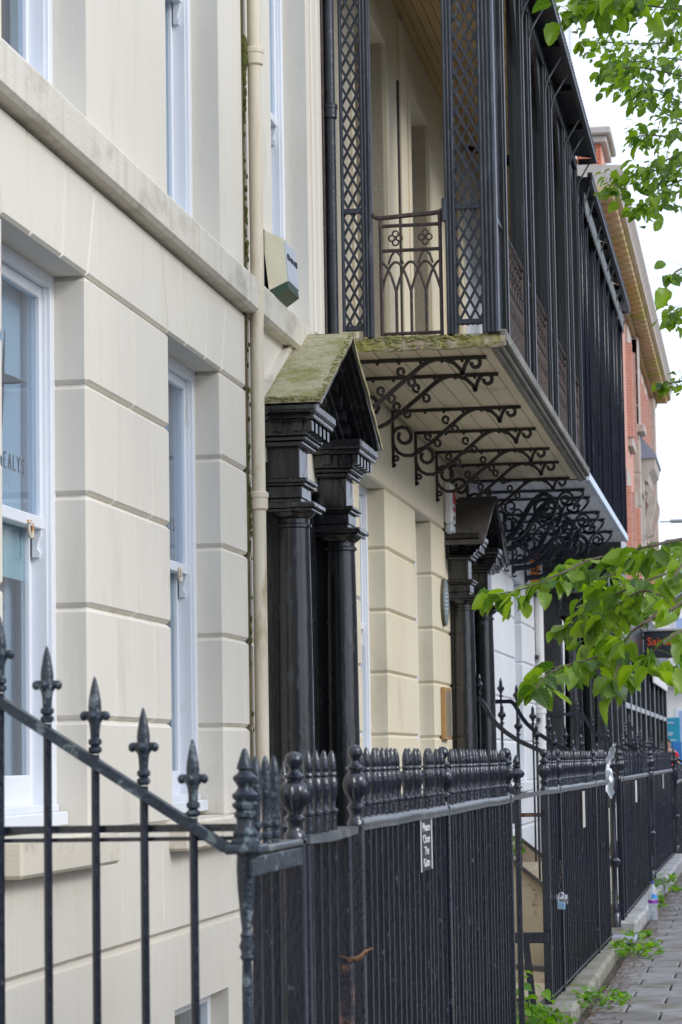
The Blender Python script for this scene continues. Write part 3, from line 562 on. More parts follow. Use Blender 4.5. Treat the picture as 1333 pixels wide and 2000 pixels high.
# ------------------------------------------------------------------ porches
def porch(y0, m, mroof, label, ze=3.55, zr=4.12, X=.365):
    P = thing('porch', (0, y0 + 1.275, .6), label, 'porch')
    y1 = y0 + 2.55; yc = (y0 + y1) / 2
    sl = (zr - ze) / (yc - y0)
    for s in (0, 1):   # roof slopes, stone edge slightly uneven
        q = MB(); n = 10
        ya, yb = (y0, yc) if s == 0 else (y1, yc)
        top = []; bot = []
        for i in range(n + 1):
            t = i / n; y = ya + (yb - ya) * t; z = ze + (zr - ze) * t; e = X + rnd.uniform(-.006, .004)
            top.append([(-.02, y, z), (.18, y, z + rnd.uniform(-.004, .004)), (e, y, z)]); bot.append([(-.02, y, z - .035), (.18, y, z - .035), (e, y, z - .035)])
        vs = [v for r in top for v in r] + [v for r in bot for v in r]; o = 3 * (n + 1); fs = []
        for i in range(n):
            for j in range(2):
                fs.append((i * 3 + j, i * 3 + j + 1, i * 3 + 4 + j, i * 3 + 3 + j)); fs.append((o + i * 3 + j, o + i * 3 + 3 + j, o + i * 3 + 4 + j, o + i * 3 + j + 1))
            fs.append((i * 3 + 2, o + i * 3 + 2, o + i * 3 + 5, i * 3 + 5))
        fs += [(0, 1, o + 1, o), (1, 2, o + 2, o + 1)]
        obj('roof_slope', q.add(vs, fs), mroof, P)
        fl = [(ya - .02 * (1 - 2 * s), ze), (yb, zr + .0), (yb, zr + .05), (ya - .02 * (1 - 2 * s), ze + .05)]
        if mroof is M['moss']: obj('flashing', MB().prism([(a, b) for a, b in fl], 'x', -.02, .035), M['string'] if mroof is M['moss'] else mroof, P)
        # raking cornice: stepped mouldings
        rk = MB()
        for xo, d0, d1 in ((X - .012, .036, .075), (X - .04, .075, .11), (X - .075, .11, .135), (X - .10, .135, .165)):
            a = ya; rk.prism([(a, ze - d0), (yb, zr - d0), (yb, zr - d1), (a + (yb - a) * .06, ze + (zr - ze) * .06 - d1)], 'x', .04, xo)
        obj('raking_cornice', rk, m, P)
        for i in range(6):
            t = .16 + i * .13; y = ya + (yb - ya) * t; z = ze + (zr - ze) * t - .17; d = .05 * (1 if yb > ya else -1)
            obj('dentil', MB().prism([(y, z), (y + d, z + abs(d) * sl), (y + d, z + abs(d) * sl - .075), (y, z - .075)], 'x', .10, .225), m, P)
        ri = MB(); 
        for xo, d0, d1 in ((.19, .27, .31), (.165, .31, .36)):
            ri.prism([(ya + (yb - ya) * .25, ze + (zr - ze) * .25 - d0), (yb, zr - d0), (yb, zr - d1), (ya + (yb - ya) * .25, ze + (zr - ze) * .25 - d1)], 'x', .02, xo)
        obj('inner_moulding', ri, m, P)
    obj('tympanum', MB().prism([(y0 + .2, ze - .02), (y1 - .2, ze - .02), (yc, zr - .1)], 'x', -.02, .06), m, P)
    for s in (-1, 1):
        c = yc + s * .89
        eb = MB().cbox(-.02, .33, c - .37, c + .37, 3.455, 3.515, .012).cbox(-.02, .315, c - .35, c + .35, 3.425, 3.455, .006).cbox(-.02, .26, c - .29, c + .29, 3.34, 3.425, .004)
        eb.cbox(-.02, .245, c - .26, c + .26, 3.315, 3.34, .008).cbox(-.02, .225, c - .24, c + .24, 3.285, 3.315, .010)
        obj('entablature', eb, m, P)
        for i in range(5):
            yy = c - .28 + i * .14
            obj('dentil', MB().box(.26, .295, yy - .035, yy + .035, 3.36, 3.42), m, P)
        for i in range(2):
            for ss in (-1, 1): obj('dentil', MB().box(.06 + i * .12, .12 + i * .12, c + ss * .29 - (.03 if ss < 0 else 0), c + ss * .29 + (0 if ss < 0 else .03), 3.36, 3.42), m, P)
        obj('impost_block', MB().cbox(-.02, .19, c - .145, c + .145, 3.10, 3.287, .004).cbox(-.02, .24, c - .195, c + .195, 3.075, 3.10, .007).cbox(-.02, .225, c - .18, c + .18, 3.055, 3.075, .006).cbox(-.02, .205, c - .16, c + .16, 2.985, 3.055, .004).cbox(-.02, .20, c - .155, c + .155, 2.955, 2.985, .006), m, P)
        cap = MB().cbox(-.02, .285, c - .20, c + .20, 2.925, 2.958, .007).cbox(-.02, .265, c - .185, c + .185, 2.905, 2.925, .006)
        cap.lathe([(.093, 2.80), (.093, 2.815), (.106, 2.822), (.106, 2.838), (.094, 2.845), (.094, 2.87), (.118, 2.885), (.136, 2.905)], 28, (.125, c, 0))
        obj('capital', cap, m, P)
        obj('column', MB().lathe([(.106, .86), (.105, 1.3), (.103, 1.8), (.099, 2.4), (.094, 2.80)], 32, (.125, c, 0)), m, P)
        obj('column_base', MB().cbox(-.02, .30, c - .18, c + .18, .45, .74, .01).lathe([(.16, .74), (.17, .77), (.15, .80), (.14, .82), (.15, .84), (.132, .86)], 28, (.125, c, 0)), m, P)
        obj('side_pilaster', MB().cbox(-.2, .055, c + .01, c + .10, .45, 3.3, .006), m, P)
    # arched door surround between the columns
    ar = MB(); pts = []
    r = .60; zs = 2.65
    for i in range(17):
        a = math.pi * i / 16; pts.append((-.06, yc - r * math.cos(a), zs + r * math.sin(a)))
    full = [(-.06, yc - r, .6)] + pts + [(-.06, yc + r, .6)]
    ar.tube(full, 1, flat=(.09, .12), up=(1, 0, 0)); ar.tube([(p[0] + .03, yc + (p[1] - yc) * 1.09, p[2] + (.05 if p[2] > zs else 0)) for p in full], 1, flat=(.05, .05), up=(1, 0, 0))
    obj('door_arch', ar, m, P)
    obj('impost_rail', MB().cbox(-.14, -.03, yc - .72, yc + .72, zs - .04, zs + .05, .01), m, P)
    dr = MB().box(-.26, -.22, yc - .95, yc + .95, .5, 3.5)
    for zz in ((.75, 1.45), (1.6, 2.5)):
        for yy in (-.45, .06): dr.cbox(-.23, -.20, yc + yy, yc + yy + .40, zz[0], zz[1], .015)
    obj('door', dr, M['gloss'], P)
    return P
P1 = porch(14.86, M['gloss'], M['moss'], 'gabled black porch with a mossy stone roof on paired black columns')
P2 = porch(23.95, M['gloss'], M['slateroof'], 'smaller gabled black porch with a dark bare roof below the scrolled brackets', ze=3.44, zr=3.97)

rm = random.Random(5); q = MB()
for i in range(260):
    t = rm.random(); k_ = rm.random()
    if k_ < .45: y, x, z = 14.86 + rm.uniform(-.004, .02), rm.uniform(0, .365), 3.545 + rm.uniform(-.02, .008)
    elif k_ < .75: y = 14.86 + 1.275 * t; x = .362 + rm.uniform(-.015, .004); z = 3.55 + .57 * t
    else: y, x, z = 14.86 + 1.275 * t, .355 + rm.uniform(-.03, .006), 3.545 + .57 * t
    q.ball((x, y, z), rm.uniform(.004, .012), 4, (1.3, 1.5, .7))
obj('moss_clumps', q, M['mossclump'], P1)['kind'] = 'stuff'
# third, flat-roofed portico
P3 = thing('portico', (0, 34.4, 0), 'tall flat roofed black portico with clustered columns behind the green leaves', 'porch')
obj('portico_roof', MB().cbox(-.02, 1.10, 34.4, 37.6, 4.03, 4.33, .02).cbox(-.02, 1.0, 34.5, 37.5, 3.86, 4.03, .015), M['gloss'], P3)
obj('side_wall', MB().box(-.02, .28, 34.42, 34.8, .4, 4.03), M['gloss'], P3)
arc = [(.28, 34.45, 3.72), (.40, 34.45, 3.60), (.55, 34.45, 3.60), (.70, 34.45, 3.66), (.84, 34.45, 3.78), (1.0, 34.45, 3.83)]
obj('side_arch', MB().tube(smooth2(arc), 1, flat=(.035, .10), up=(0, 0, 1)), M['iron_rail'], P3)
obj('side_spandrel', MB().prism([(.28, 4.03), (1.02, 4.03), (1.02, 3.86), (.84, 3.80), (.70, 3.68), (.55, 3.62), (.40, 3.62), (.28, 3.74)], 'y', 34.46, 34.60), M['gloss'], P3)
for x, y in ((.42, 34.62), (.80, 34.62), (.80, 36.0), (.80, 37.3), (.45, 37.3)):
    cl = MB().lathe([(.16, .5), (.16, .62), (.13, .66), (.125, 1.4), (.105, 3.05), (.13, 3.08), (.13, 3.11), (.11, 3.13), (.11, 3.22), (.15, 3.28)], 20, (x, y, 0)).cbox(x - .17, x + .17, y - .17, y + .17, 3.28, 3.36, .01).cbox(x - .12, x + .12, y - .12, y + .12, 3.36, 3.86, .006).cbox(x - .16, x + .16, y - .16, y + .16, 3.55, 3.62, .008)
    obj('column', cl, M['gloss'], P3)
obj('back_wall', MB().box(-.02, .03, 34.8, 37.6, .4, 4.03), M['gloss'], P3)
obj('floor_slab', MB().box(-.02, 1.05, 34.4, 37.6, -2.4, .48), M['stepstone'], P3)

# ------------------------------------------------------------------ verandas
def lattice(y, xa, xb, za, zb, pw=.068, ph=.130, w=.017, d=.012):
    q = MB(); sl = ph / pw; H = zb - za; Wd = xb - xa
    k = -int(Wd * sl / ph) - 1
    i = k
    while i * ph < H + 1e-6:
        for sgn in (1, -1):
            z0 = za + i * ph            # z at xa (sgn 1) or at xb (sgn -1)
            t0 = max(0.0, (za - z0) / sl); t1 = min(Wd, (zb - z0) / sl)
            if t1 - t0 > .01:
                X = (lambda t: xa + t) if sgn == 1 else (lambda t: xb - t)
                q.tube([(X(t0), y + sgn * d * .5, z0 + sl * t0), (X(t1), y + sgn * d * .5, z0 + sl * t1)], 1, flat=(d, w), up=(0, 1, 0))
        i += 1
    return q
def lattice_front(x, ya, yb, za, zb):
    q = lattice(0, ya, yb, za, zb); q.v = [(x + v[1], v[0], v[2]) for v in q.v]; return q
def fluted(x0, x1, y0, y1, z0, z1, n=3):
    q = MB().box(x0, x1, y0 + .006, y1, z0, z1); w = (x1 - x0) / n
    for i in range(n): q.tube([(x0 + w * (i + .5), y0 + .006, z0), (x0 + w * (i + .5), y0 + .006, z1)], w * .42, 8)
    return q
SC = 608.0
def bpt(p): return ((p[0] - 170) / SC, -(p[1] - (390 - 22 * (p[0] - 170) / 620)) / SC)
B1_MAIN = [(695, 452), (684, 425), (658, 400), (622, 386), (582, 384), (547, 396), (515, 417), (480, 447), (440, 482), (400, 515), (365, 545), (330, 573), (300, 595), (265, 611), (230, 611), (200, 596), (180, 565), (172, 530), (178, 500), (195, 481), (220, 473), (245, 480), (262, 500), (266, 525), (255, 545), (235, 553), (215, 547), (204, 530), (204, 513), (212, 500)]
B1_END = [(695, 452), (699, 430), (706, 408), (716, 390)] + spiral(746, 401, 31, 12, 200, 560, 18)
B1_CURL = [spiral(436, 436, 20, 9, 60, 420, 12), spiral(476, 484, 20, 9, 240, 600, 12), spiral(349, 517, 20, 9, 60, 420, 12), spiral(390, 553, 20, 9, 240, 600, 12), spiral(190, 622, 16, 6, 180, -180, 12), [(174, 665), (180, 660), (190, 655)]]
def bracket_plain(y, z, parent):
    T = lambda pts: [(bpt(p)[0], y, z + bpt(p)[1]) for p in pts]
    q = MB()
    q.tube(T(B1_MAIN), 1, flat=(.034, .027), up=(0, 1, 0)); q.tube(T(B1_END), 1, flat=(.034, .025), up=(0, 1, 0))
    for c in B1_CURL: q.tube(T(c), 1, flat=(.030, .019), up=(0, 1, 0))
    q.box(0, 1.03, y - .016, y + .016, z - .026, z - .002); q.box(.002, .022, y - .015, y + .015, z - .46, z - .026)
    for x in (.12, .27, .42, .57, .72, .86, .98): q.ball((x, y, z - .031), .013, 5)
    return obj('scroll_bracket', q, M['iron_scroll'], parent)
def bracket_rich(y, z, parent, XL=1.10):
    q = MB(); up = (0, 1, 0)
    def add(pts, w, d): q.tube([(p[0], y, z + p[1]) for p in pts], w if isinstance(w, list) else 1, flat=(.035, d), up=up)
    main = smooth2([(.0, -.60), (.02, -.56), (.10, -.55), (.22, -.55), (.33, -.48), (.42, -.36), (.49, -.22), (.57, -.10), (.66, -.045)], 2) + spiral(.665, -.185, .14, .035, 92, -480, 30)
    n = len(main); add(main, [1.15 - .75 * (i / n) for i in range(n)], .062)
    add(smooth2([(.30, -.52), (.40, -.50), (.50, -.40), (.56, -.30), (.63, -.36)], 1) + spiral(.715, -.345, .085, .02, 190, 560, 16), 1, .024)
    add(smooth2([(.70, -.33), (.78, -.27), (.80, -.16), (.84, -.06), (.90, -.03)], 2) + spiral(.905, -.115, .085, .02, 92, -420, 18), 1, .026)
    add([(.86, -.14), (.93, -.17), (1.0, -.16), (1.04, -.12), (1.07, -.08), (1.085, -.05), (1.075, -.03), (1.05, -.035)], 1, .024)
    add(smooth2([(.02, -.12), (.05, -.24), (.13, -.33)], 1) + spiral(.21, -.27, .095, .02, 215, 620, 18), 1, .030)
    add(spiral(.33, -.17, .075, .02, 270, -120, 14), 1, .022); add(spiral(.42, -.42, .06, .015, 90, 460, 12), 1, .022)
    add(spiral(.11, -.45, .06, .015, 200, -160, 12), 1, .022); add([(.0, -.60), (-.0, -.64), (.03, -.655), (.05, -.64)], 1, .022)
    for p in ((.47, -.24), (.36, -.30), (.25, -.40), (.18, -.48), (.60, -.30), (.83, -.20), (.97, -.10)): q.ball((p[0], y, z + p[1]), .024, 6, (1.3, .8, .8))
    for i in range(9): q.ball((.08 + i * .035, y - .018, z - .552 + (.0 if i < 5 else (i - 4) * .02)), .017, 5)
    q.cbox(-.0, XL, y - .022, y + .022, z - .030, z - .002, .006); q.box(.002, .026, y - .018, y + .018, z - .62, z - .03)
    return obj('scroll_bracket', q, M['iron'], parent)
def gothic_rail(q, P, a, b, z0, z1, n, th=.011):   # P(t, z) -> 3D; n lights
    for t in (a, b): q.tube([P(t, z0 - .05), P(t, z1 - .02)], th * 1.1, 6)
    for z in (z0, z1 - .235, z1 - .065): q.tube([P(a - .012, z), P(b + .012, z)], th, 6)
    w = (b - a) / n; zsp = z1 - .52
    for i in range(1, n): q.tube([P(a + w * i, z0), P(a + w * i, zsp)], th * .95, 6)
    for i in range(-1, n + 1):   # intersecting arcs
        for sgn in (1, -1):
            pts = []
            for k in range(9):
                u = k / 8; t = a + w * (i + (u * 2 if sgn == 1 else 2 - u * 2)) * 1.0
                z = zsp + (.10 + .20) * math.sin(u * math.pi / 2) if False else zsp + .205 * (1 - (1 - u) ** 2)
                t = a + w * i + (w * 1.0 * u if sgn == 1 else w * 2 - w * 1.0 * u)
                if a - 1e-6 <= t <= b + 1e-6: pts.append(P(t, z))
            if len(pts) > 2: q.tube(pts, th * .8, 5)
    for i in range(1, n, 2):
        c = a + w * i
        q.tube([P(c - w * .5, zsp + .19), P(c - .03, zsp + .25), P(c, z1 - .235)], th * .7, 5); q.tube([P(c + w * .5, zsp + .19), P(c + .03, zsp + .25), P(c, z1 - .235)], th * .7, 5)
        zc = z1 - .15
        for dx, dz in ((.026, 0), (-.026, 0), (0, .03), (0, -.03)):
            q.tube([P(c + dx + .021 * math.cos(R(g)), zc + dz + .021 * math.sin(R(g))) for g in range(0, 361, 40)], .0065, 4)
def veranda(label, y0, y1, posts, z, m, mdeck, plain, brk, canopy, first):
    V = thing('veranda', (0, y0, z), label, 'veranda', 'iron verandas along the first floor')
    X = 1.2
    for i in range(8):
        obj('deck_board', MB().cbox(.0 + i * .145 + .0025, .145 + i * .145 - .0025, y0 + .03, y1, z + rnd.uniform(-.002, .002), z + .035, .004), mdeck, V)
    obj('deck', MB().box(.0, 1.17, y0 + .03, y1, z + .035, z + .085), M['stucco_b'], V)
    if first:
        q = MB(); n = 44; vs = []
        for i in range(n + 1):
            xa = 1.205 * i / n; t0, t1, d0 = z + .070 + rnd.uniform(-.007, .005), z - .022 + rnd.uniform(-.010, .004) - .006 * math.sin(i * .5), -.03 + rnd.uniform(-.008, .005)
            vs += [(xa, y0 + .028, t1 + .01), (xa, y0 + d0, t1 + .008), (xa, y0 + d0 - .004, z + .015), (xa, y0 + d0 + .006, t0 - .008), (xa, y0 + .028, t0)]
        q.add(vs, [(i * 5 + j, i * 5 + (j + 1) % 5, i * 5 + 5 + (j + 1) % 5, i * 5 + 5 + j) for i in range(n) for j in range(5)] + [(0, 1, 2, 3, 4), tuple(n * 5 + j for j in range(5))])
        obj('end_beam', q, M['mossbeam'], V)
        fa = MB().cbox(1.10, 1.15, y0 + .03, y1, z - .03, z + .04, .008).cbox(1.15, 1.18, y0 + .0, y1, z - .01, z + .05, .006).cbox(1.17, 1.215, y0 - .02, y1, z + .02, z + .10, .008)
        obj('fascia_moulding', fa, M['fascia'], V)
    else:
        obj('end_beam', MB().box(.0, 1.16, y0 - .10, y0 + .029, z - .0, z + .07), M['gloss'], V)
        obj('fascia_moulding', MB().cbox(1.165, 1.205, y0, y1, z - .01, z + .08, .006), M['fascia_w'], V)
    for yb in brk: (bracket_plain if plain else bracket_rich)(yb, z, V)
    zf = z + .085
    zt = 7.42 if first else 7.12
    pr = []
    for (py, w) in posts:
        if first and py == posts[0][0]: continue
        q = MB()
        if first: q.cbox(1.05, 1.16, py, py + w, zf, zt, .006).box(1.16, 1.172, py + .02, py + w - .02, zf, zt).box(1.085, 1.125, py - .010, py, zf, zt)
        else: q.cbox(1.10, 1.19, py, py + w, zf, zt, .008).tube([(1.196, py + .01, zf), (1.196, py + .01, zt)], .011, 6)
        obj('post', q, m, V); pr.append(py + w / 2)
    # front railings between posts and trellis above
    ys = [p[0] for p in posts]; ws = [p[1] for p in posts]
    for i in range(len(ys) - 1):
        a, b = ys[i] + ws[i], ys[i + 1]
        if b - a < .1: continue
        q = MB(); P_ = lambda t, zz: (1.13, t, zz)
        if b - a < .9:
            qq = lattice_front(1.12, a, b, zf + .08, zt - .1); qq.box(1.105, 1.14, a, b, zf + .05, zf + .08).box(1.105, 1.14, a, b, z + .90, z + .93)
            obj('trellis_panel', qq, m, V)
        else:
            n = max(4, int(round((b - a) / .11))); n += n % 2
            gothic_rail(q, P_, a + .05, b - .05, zf + .06, z + .92, n); q.tube([P_(a, z + .93), P_(b, z + .93)], .016, 6)
            obj('railing_panel', q, M['iron_rust'] if first else M['iron'], V)
        # curved spandrels under the plate
        if b - a > .9:
            for sgn, yy in ((1, a), (-1, b)):
                sp_ = MB().prism([(yy, zt - .1), (yy + sgn * .42, zt - .1), (yy + sgn * .30, zt - .16), (yy + sgn * .16, zt - .30), (yy + sgn * .06, zt - .50), (yy, zt - .75)], 'x', 1.10, 1.13)
                obj('spandrel', sp_, m, V)
    obj('wall_plate', MB().cbox(1.06, 1.17, y0 - .02, y1, zt - .10, zt, .008), m, V)
    xe, ze_, zw = canopy
    # canopy: sheets with standing seams, ragged front edge
    ncs = 6 if first else 9; dy = (y1 - y0 + .2) / ncs
    for i in range(ncs):
        a, b = y0 - .1 + i * dy, y0 - .1 + (i + 1) * dy
        sg = rnd.uniform(-.012, .012) if first else rnd.uniform(-.04, .03)
        vs = [(-.02, a + .004, zw), (xe, a + .004, ze_ + sg), (xe, b - .004, ze_ + sg + rnd.uniform(-.01, .01)), (-.02, b - .004, zw)]
        vs += [(v[0], v[1], v[2] + .025) for v in vs]
        obj('canopy_sheet', MB().add(vs, [(0, 3, 2, 1), (4, 5, 6, 7), (0, 1, 5, 4), (1, 2, 6, 5), (2, 3, 7, 6), (3, 0, 4, 7)]), M['lead'], V)
    q = MB(); n = int((y1 - y0) / .11)
    for i in range(n): q.tube([(xe - .035, y0 - .1 + i * .112, ze_ + .030), (xe + .012, y0 - .1 + i * .112, ze_ + .024)], .034, 6)
    obj('corrugated_edge', q, M['lead'], V)['kind'] = 'stuff'
    obj('edge_batten', MB().cbox(xe - .03, xe + .012, y0 - .1, y1 + .1, ze_ - .045, ze_ - .005, .005), M['trellis_dark'], V)
    for py in pr: obj('eave_stay', MB().tube([(1.17, py, zt - .30), (1.185, py + .005, zt - .22), (xe - .02, py + .01, ze_ - .02)], .009, 6), M['iron_rail'], V)
    for i in range(ncs + 1): obj('joist', MB().box(1.17, xe - .03, y0 - .06 + i * dy - .015, y0 - .06 + i * dy + .015, ze_ - .035, ze_ + .02), M['trellis_dark'], V)
    nb = 12
    for i in range(nb):
        xa, xb = 1.05 * i / nb, 1.05 * (i + 1) / nb; f = lambda x: (zw - .05) + (ze_ - .10 - zw + .05) * x / 1.05
        vs = [(xa + .003, y0, f(xa)), (xb - .003, y0, f(xb)), (xb - .003, y1, f(xb)), (xa + .003, y1, f(xa))]; vs += [(v[0], v[1], v[2] + .02) for v in vs]
        obj('ceiling_board', MB().add(vs, [(0, 3, 2, 1), (4, 5, 6, 7), (0, 1, 5, 4), (1, 2, 6, 5), (2, 3, 7, 6), (3, 0, 4, 7)]), M['ceilwood'], V)
    return V
V1 = veranda('near black iron veranda with diamond trellis end and a mossy deck edge', 17.4, 26.15,
             [(17.4, .12), (18.05, .12), (19.72, .12), (20.36, .12), (21.98, .12), (22.62, .12), (24.24, .12), (24.88, .12), (26.0, .12)],
             4.21, M['trellis_dark'], M['soffit'], True, [17.86, 18.68, 20.50, 21.92, 23.38, 24.5, 25.95], (1.35, 7.46, 7.72), True)
V2 = veranda('farther veranda with slender glossy posts and ornate black brackets on a white soffit', 26.3, 34.15,
             [(26.3, .09), (27.0, .09), (28.3, .09), (29.0, .09), (30.2, .09), (30.9, .09), (32.2, .09), (32.9, .09), (34.0, .12)],
             4.215, M['iron'], M['soffit_w'], False, [27.15, 28.0, 29.75, 30.7, 32.4], (1.30, 7.26, 7.7), False)
q = MB()
for i in range(60):
    a = 26.3 + i * .13; b = a + .128; L_ = .17 + .05 * (i % 2)
    q.prism([(a, 7.14), (b, 7.14), (b, 7.14 - L_ * .8), ((a + b) / 2, 7.14 - L_), (a, 7.14 - L_ * .8)], 'x', 1.215, 1.225)
obj('valance', q, M['valance'], V2)
q = MB()
for i in range(380):
    x = rm.choice([rm.gauss(.45, .07), rm.gauss(.70, .09), rm.uniform(.0, 1.15)])
    q.ball((x, 17.4 - .03 + rm.uniform(-.008, .012), 4.21 + rm.choice([.068, .066, .05, .03, .0]) + rm.uniform(-.02, .008)), rm.uniform(.004, .013), 4, (1.5, .8, .8))
obj('moss_clumps', q, M['mossclump'], V1)['kind'] = 'stuff'
# trellis end facing the camera
yE = 17.38; zf = 4.29
obj('trellis_upright', fluted(.245, .315, yE, yE + .07, zf, 7.4, 3), M['trellis'], V1)
obj('trellis_upright', fluted(.105, .125, yE, yE + .04, zf + .05, 7.4, 1), M['trellis'], V1)
obj('trellis_upright', fluted(.815, .885, yE, yE + .07, zf, 7.4, 3), M['trellis'], V1)
obj('corner_post', fluted(1.055, 1.165, yE - .02, yE + .10, zf - .0, 7.4, 4), M['trellis'], V1)
for nm, a, b in (('trellis_panel', .12, .25), ('trellis_panel', .88, 1.06)):
    q = lattice(yE + .035, a, b, zf + .06, 7.4)
    for z in ((zf + .05, 5.145) if a < .5 else (zf + .065, 5.14)): q.cbox(a, b, yE + .01, yE + .055, z, z + .035, .004)
    obj(nm, q, M['trellis'], V1)
q = MB(); P_ = lambda t, zz: (t, yE + .03, zz)
gothic_rail(q, P_, .372, .778, zf + .02, 5.115, 4, .0125)
obj('end_railing', q, M['iron_rust'], V1)
obj('top_rail', MB().tube(smooth2([(.31, yE + .03, 5.135), (.345, yE + .03, 5.11), (.38, yE + .03, 5.105), (.60, yE + .03, 5.12), (.76, yE + .03, 5.125), (.80, yE + .03, 5.145), (.825, yE + .03, 5.15)], 1), .0165, 7).tube([(.372, yE + .03, 5.105), (.372, yE + .03, 5.03)], .016, 6).tube([(.778, yE + .03, 5.13), (.778, yE + .03, 5.03)], .016, 6), M['iron_rust'], V1)
obj('hinge_block', MB().cbox(.795, .822, yE - .01, yE + .06, 5.06, 5.22, .006), M['trellis'], V1)

# ------------------------------------------------------------------ downpipes
def pipe(name, label, pts, r, m, joints, extra=None):
    t = thing(name, pts[0], label, 'drainpipe'); obj('pipe', MB().tube(pts, r, 14), m, t)
    for (x, y, z) in joints: obj('collar', MB().lathe([(r + .002, 0), (r + .012, .01), (r + .012, .07), (r + .016, .075), (r + .016, .10), (r + .002, .11)], 16, (x, y, z)), m, t)
    return t
DP = pipe('downpipe', 'cream cast iron drainpipe with green moss down its left side', [(.055, 14.52, z) for z in (-1.5, 1.5, 3.9)] + [(.062, 14.52, 4.1), (.062, 14.52, 9.5)], .0395, M['pipe'], [(.062, 14.52, 5.42), (.055, 14.52, 2.86)])
q = MB()
for i in range(260):
    zz = rnd.choice([rnd.gauss(5.46, .03), rnd.gauss(5.46, .04), rnd.gauss(5.28, .10), rnd.gauss(4.5, .25), rnd.gauss(2.9, .12), rnd.uniform(1.6, 5.4)])
    q.ball((.002 + rnd.random() * .016, 14.478 + rnd.uniform(-.010, .010), zz), rnd.uniform(.004, .009) * (1.9 if zz > 5.36 else 1), 4, (1, 1, 2.4))
obj('grime_shade_strip', MB().box(.0005, .003, 14.44, 14.50, 1.3, 9.4), M['grime_shade'], DP)  # dark strip paints the shaded gap beside the pipe together with its grime
obj('moss', q, M['mossgreen'], DP)['kind'] = 'stuff'
DB = pipe('downpipe', 'black drainpipe against the wall beside the trellis', [(.055, 17.30, 4.28), (.055, 17.30, 7.4)], .037, M['pipe_b'], [(.055, 17.30, 5.78)])
obj('pipe_backing', MB().cbox(-.0, .022, 17.235, 17.33, 4.26, 7.4, .004), M['iron_rust'], DB)
DW = pipe('downpipe', 'white drainpipe below the orange alarm box', [(.06, 33.75, -1), (.06, 33.75, 4.15)], .055, M['pipe_w'], [(.06, 33.75, 2.0)])
for z in (1.9, 2.7, 3.5): obj('bracket', MB().box(0, .05, 33.62, 33.70, z, z + .05), M['iron'], DW)

# ------------------------------------------------------------------ things on the walls
AL = thing('alarm_box', (0, 15.45, 4.4), 'cream alarm box with a green base beside the cream drainpipe', 'alarm box')
side = [(0.0, 4.57), (.118, 4.515), (.118, 4.44), (.142, 4.215), (.035, 4.17), (.0, 4.44)]
side = [(.004, 4.575), (.122, 4.52), (.122, 4.46), (.140, 4.265), (.03, 4.215), (.004, 4.46)]
obj('case', MB().prism(side, 'y', 15.06, 15.44), M['alarm_c'], AL)
obj('base_lens', MB().prism([(.03, 4.213), (.14, 4.263), (.145, 4.225), (.05, 4.16)], 'y', 15.065, 15.435), M['alarm_g'], AL)
obj('front_cover', MB().prism([(.1225, 4.515), (.130, 4.505), (.130, 4.46), (.1485, 4.27), (.141, 4.266), (.123, 4.46)], 'y', 15.075, 15.425), M['plastic_grey'], AL)
q = MB()
for i, w in enumerate((.05, .02, .035, .02, .03, .05)): q.box(.136, .1395, 15.10 + i * .055, 15.10 + i * .055 + w, 4.405, 4.42 + (.018 if i in (0, 5) else .012))
obj('printed_mark', q, M['dark'], AL)
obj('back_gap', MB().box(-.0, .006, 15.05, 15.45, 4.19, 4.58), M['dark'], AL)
A2 = thing('alarm_box', (0, 24.2, 3.8), 'white alarm box with red print above the small dark porch', 'alarm box')
obj('case', MB().cbox(.004, .085, 23.92, 24.18, 3.60, 3.98, .02), M['plastic_w'], A2)
obj('base_lens', MB().cbox(.008, .083, 23.93, 24.17, 3.51, 3.605, .022), M['plastic_grey'], A2)
q = MB()
for i in range(5): q.box(.0855, .087, 23.96 + i * .04, 23.985 + i * .04, 3.79, 3.92)
obj('red_print', q.box(.0855, .087, 23.97, 24.13, 3.72, 3.76), M['red'], A2); obj('black_print', MB().box(.0855, .087, 23.97, 24.13, 3.655, 3.675).box(.0855, .087, 23.97, 24.09, 3.635, 3.648), M['dark'], A2)
A3 = thing('alarm_box', (0, 33.5, 3.9), 'small orange alarm box under the ornate brackets', 'alarm box')
obj('case', MB().prism([(.0, 3.62), (.06, 3.56), (.10, 3.60), (.10, 4.02), (.0, 4.05)], 'y', 33.3, 33.55), M['orange'], A3); obj('cap_strip', MB().cbox(.0, .11, 33.29, 33.56, 4.05, 4.08, .005), M['orange'], A3)
PL = thing('plaque', (0, 23.85, 2.87), 'oval grey green memorial plaque on the cream wall', 'plaque')
def disc(x0, x1, yc, zc, ry, rz, n=32): return MB().prism([(yc + ry * math.cos(2 * math.pi * i / n), zc + rz * math.sin(2 * math.pi * i / n)) for i in range(n)], 'x', x0, x1)
obj('rim', disc(.0, .028, 23.74, 2.865, .205, .215), M['plaque_e'], PL); obj('face', disc(.028, .034, 23.74, 2.865, .198, .208), M['plaque'], PL)
q = MB()
for i, w in enumerate((.10, .20, .26, .27, .26, .22, .10)): q.box(.034, .0355, 23.74 - w / 2, 23.74 + w / 2, 2.98 - i * .036, 2.993 - i * .036)
obj('inscription', q, M['pale'], PL)
BD = thing('name_board', (0, 23.7, 1.85), 'varnished wooden board fixed low beside the small dark porch', 'board')
obj('frame', MB().cbox(.0, .045, 23.42, 23.86, 1.62, 2.09, .006), M['wood'], BD); obj('plate', MB().box(.045, .048, 23.46, 23.83, 1.65, 2.06), M['brass'], BD)

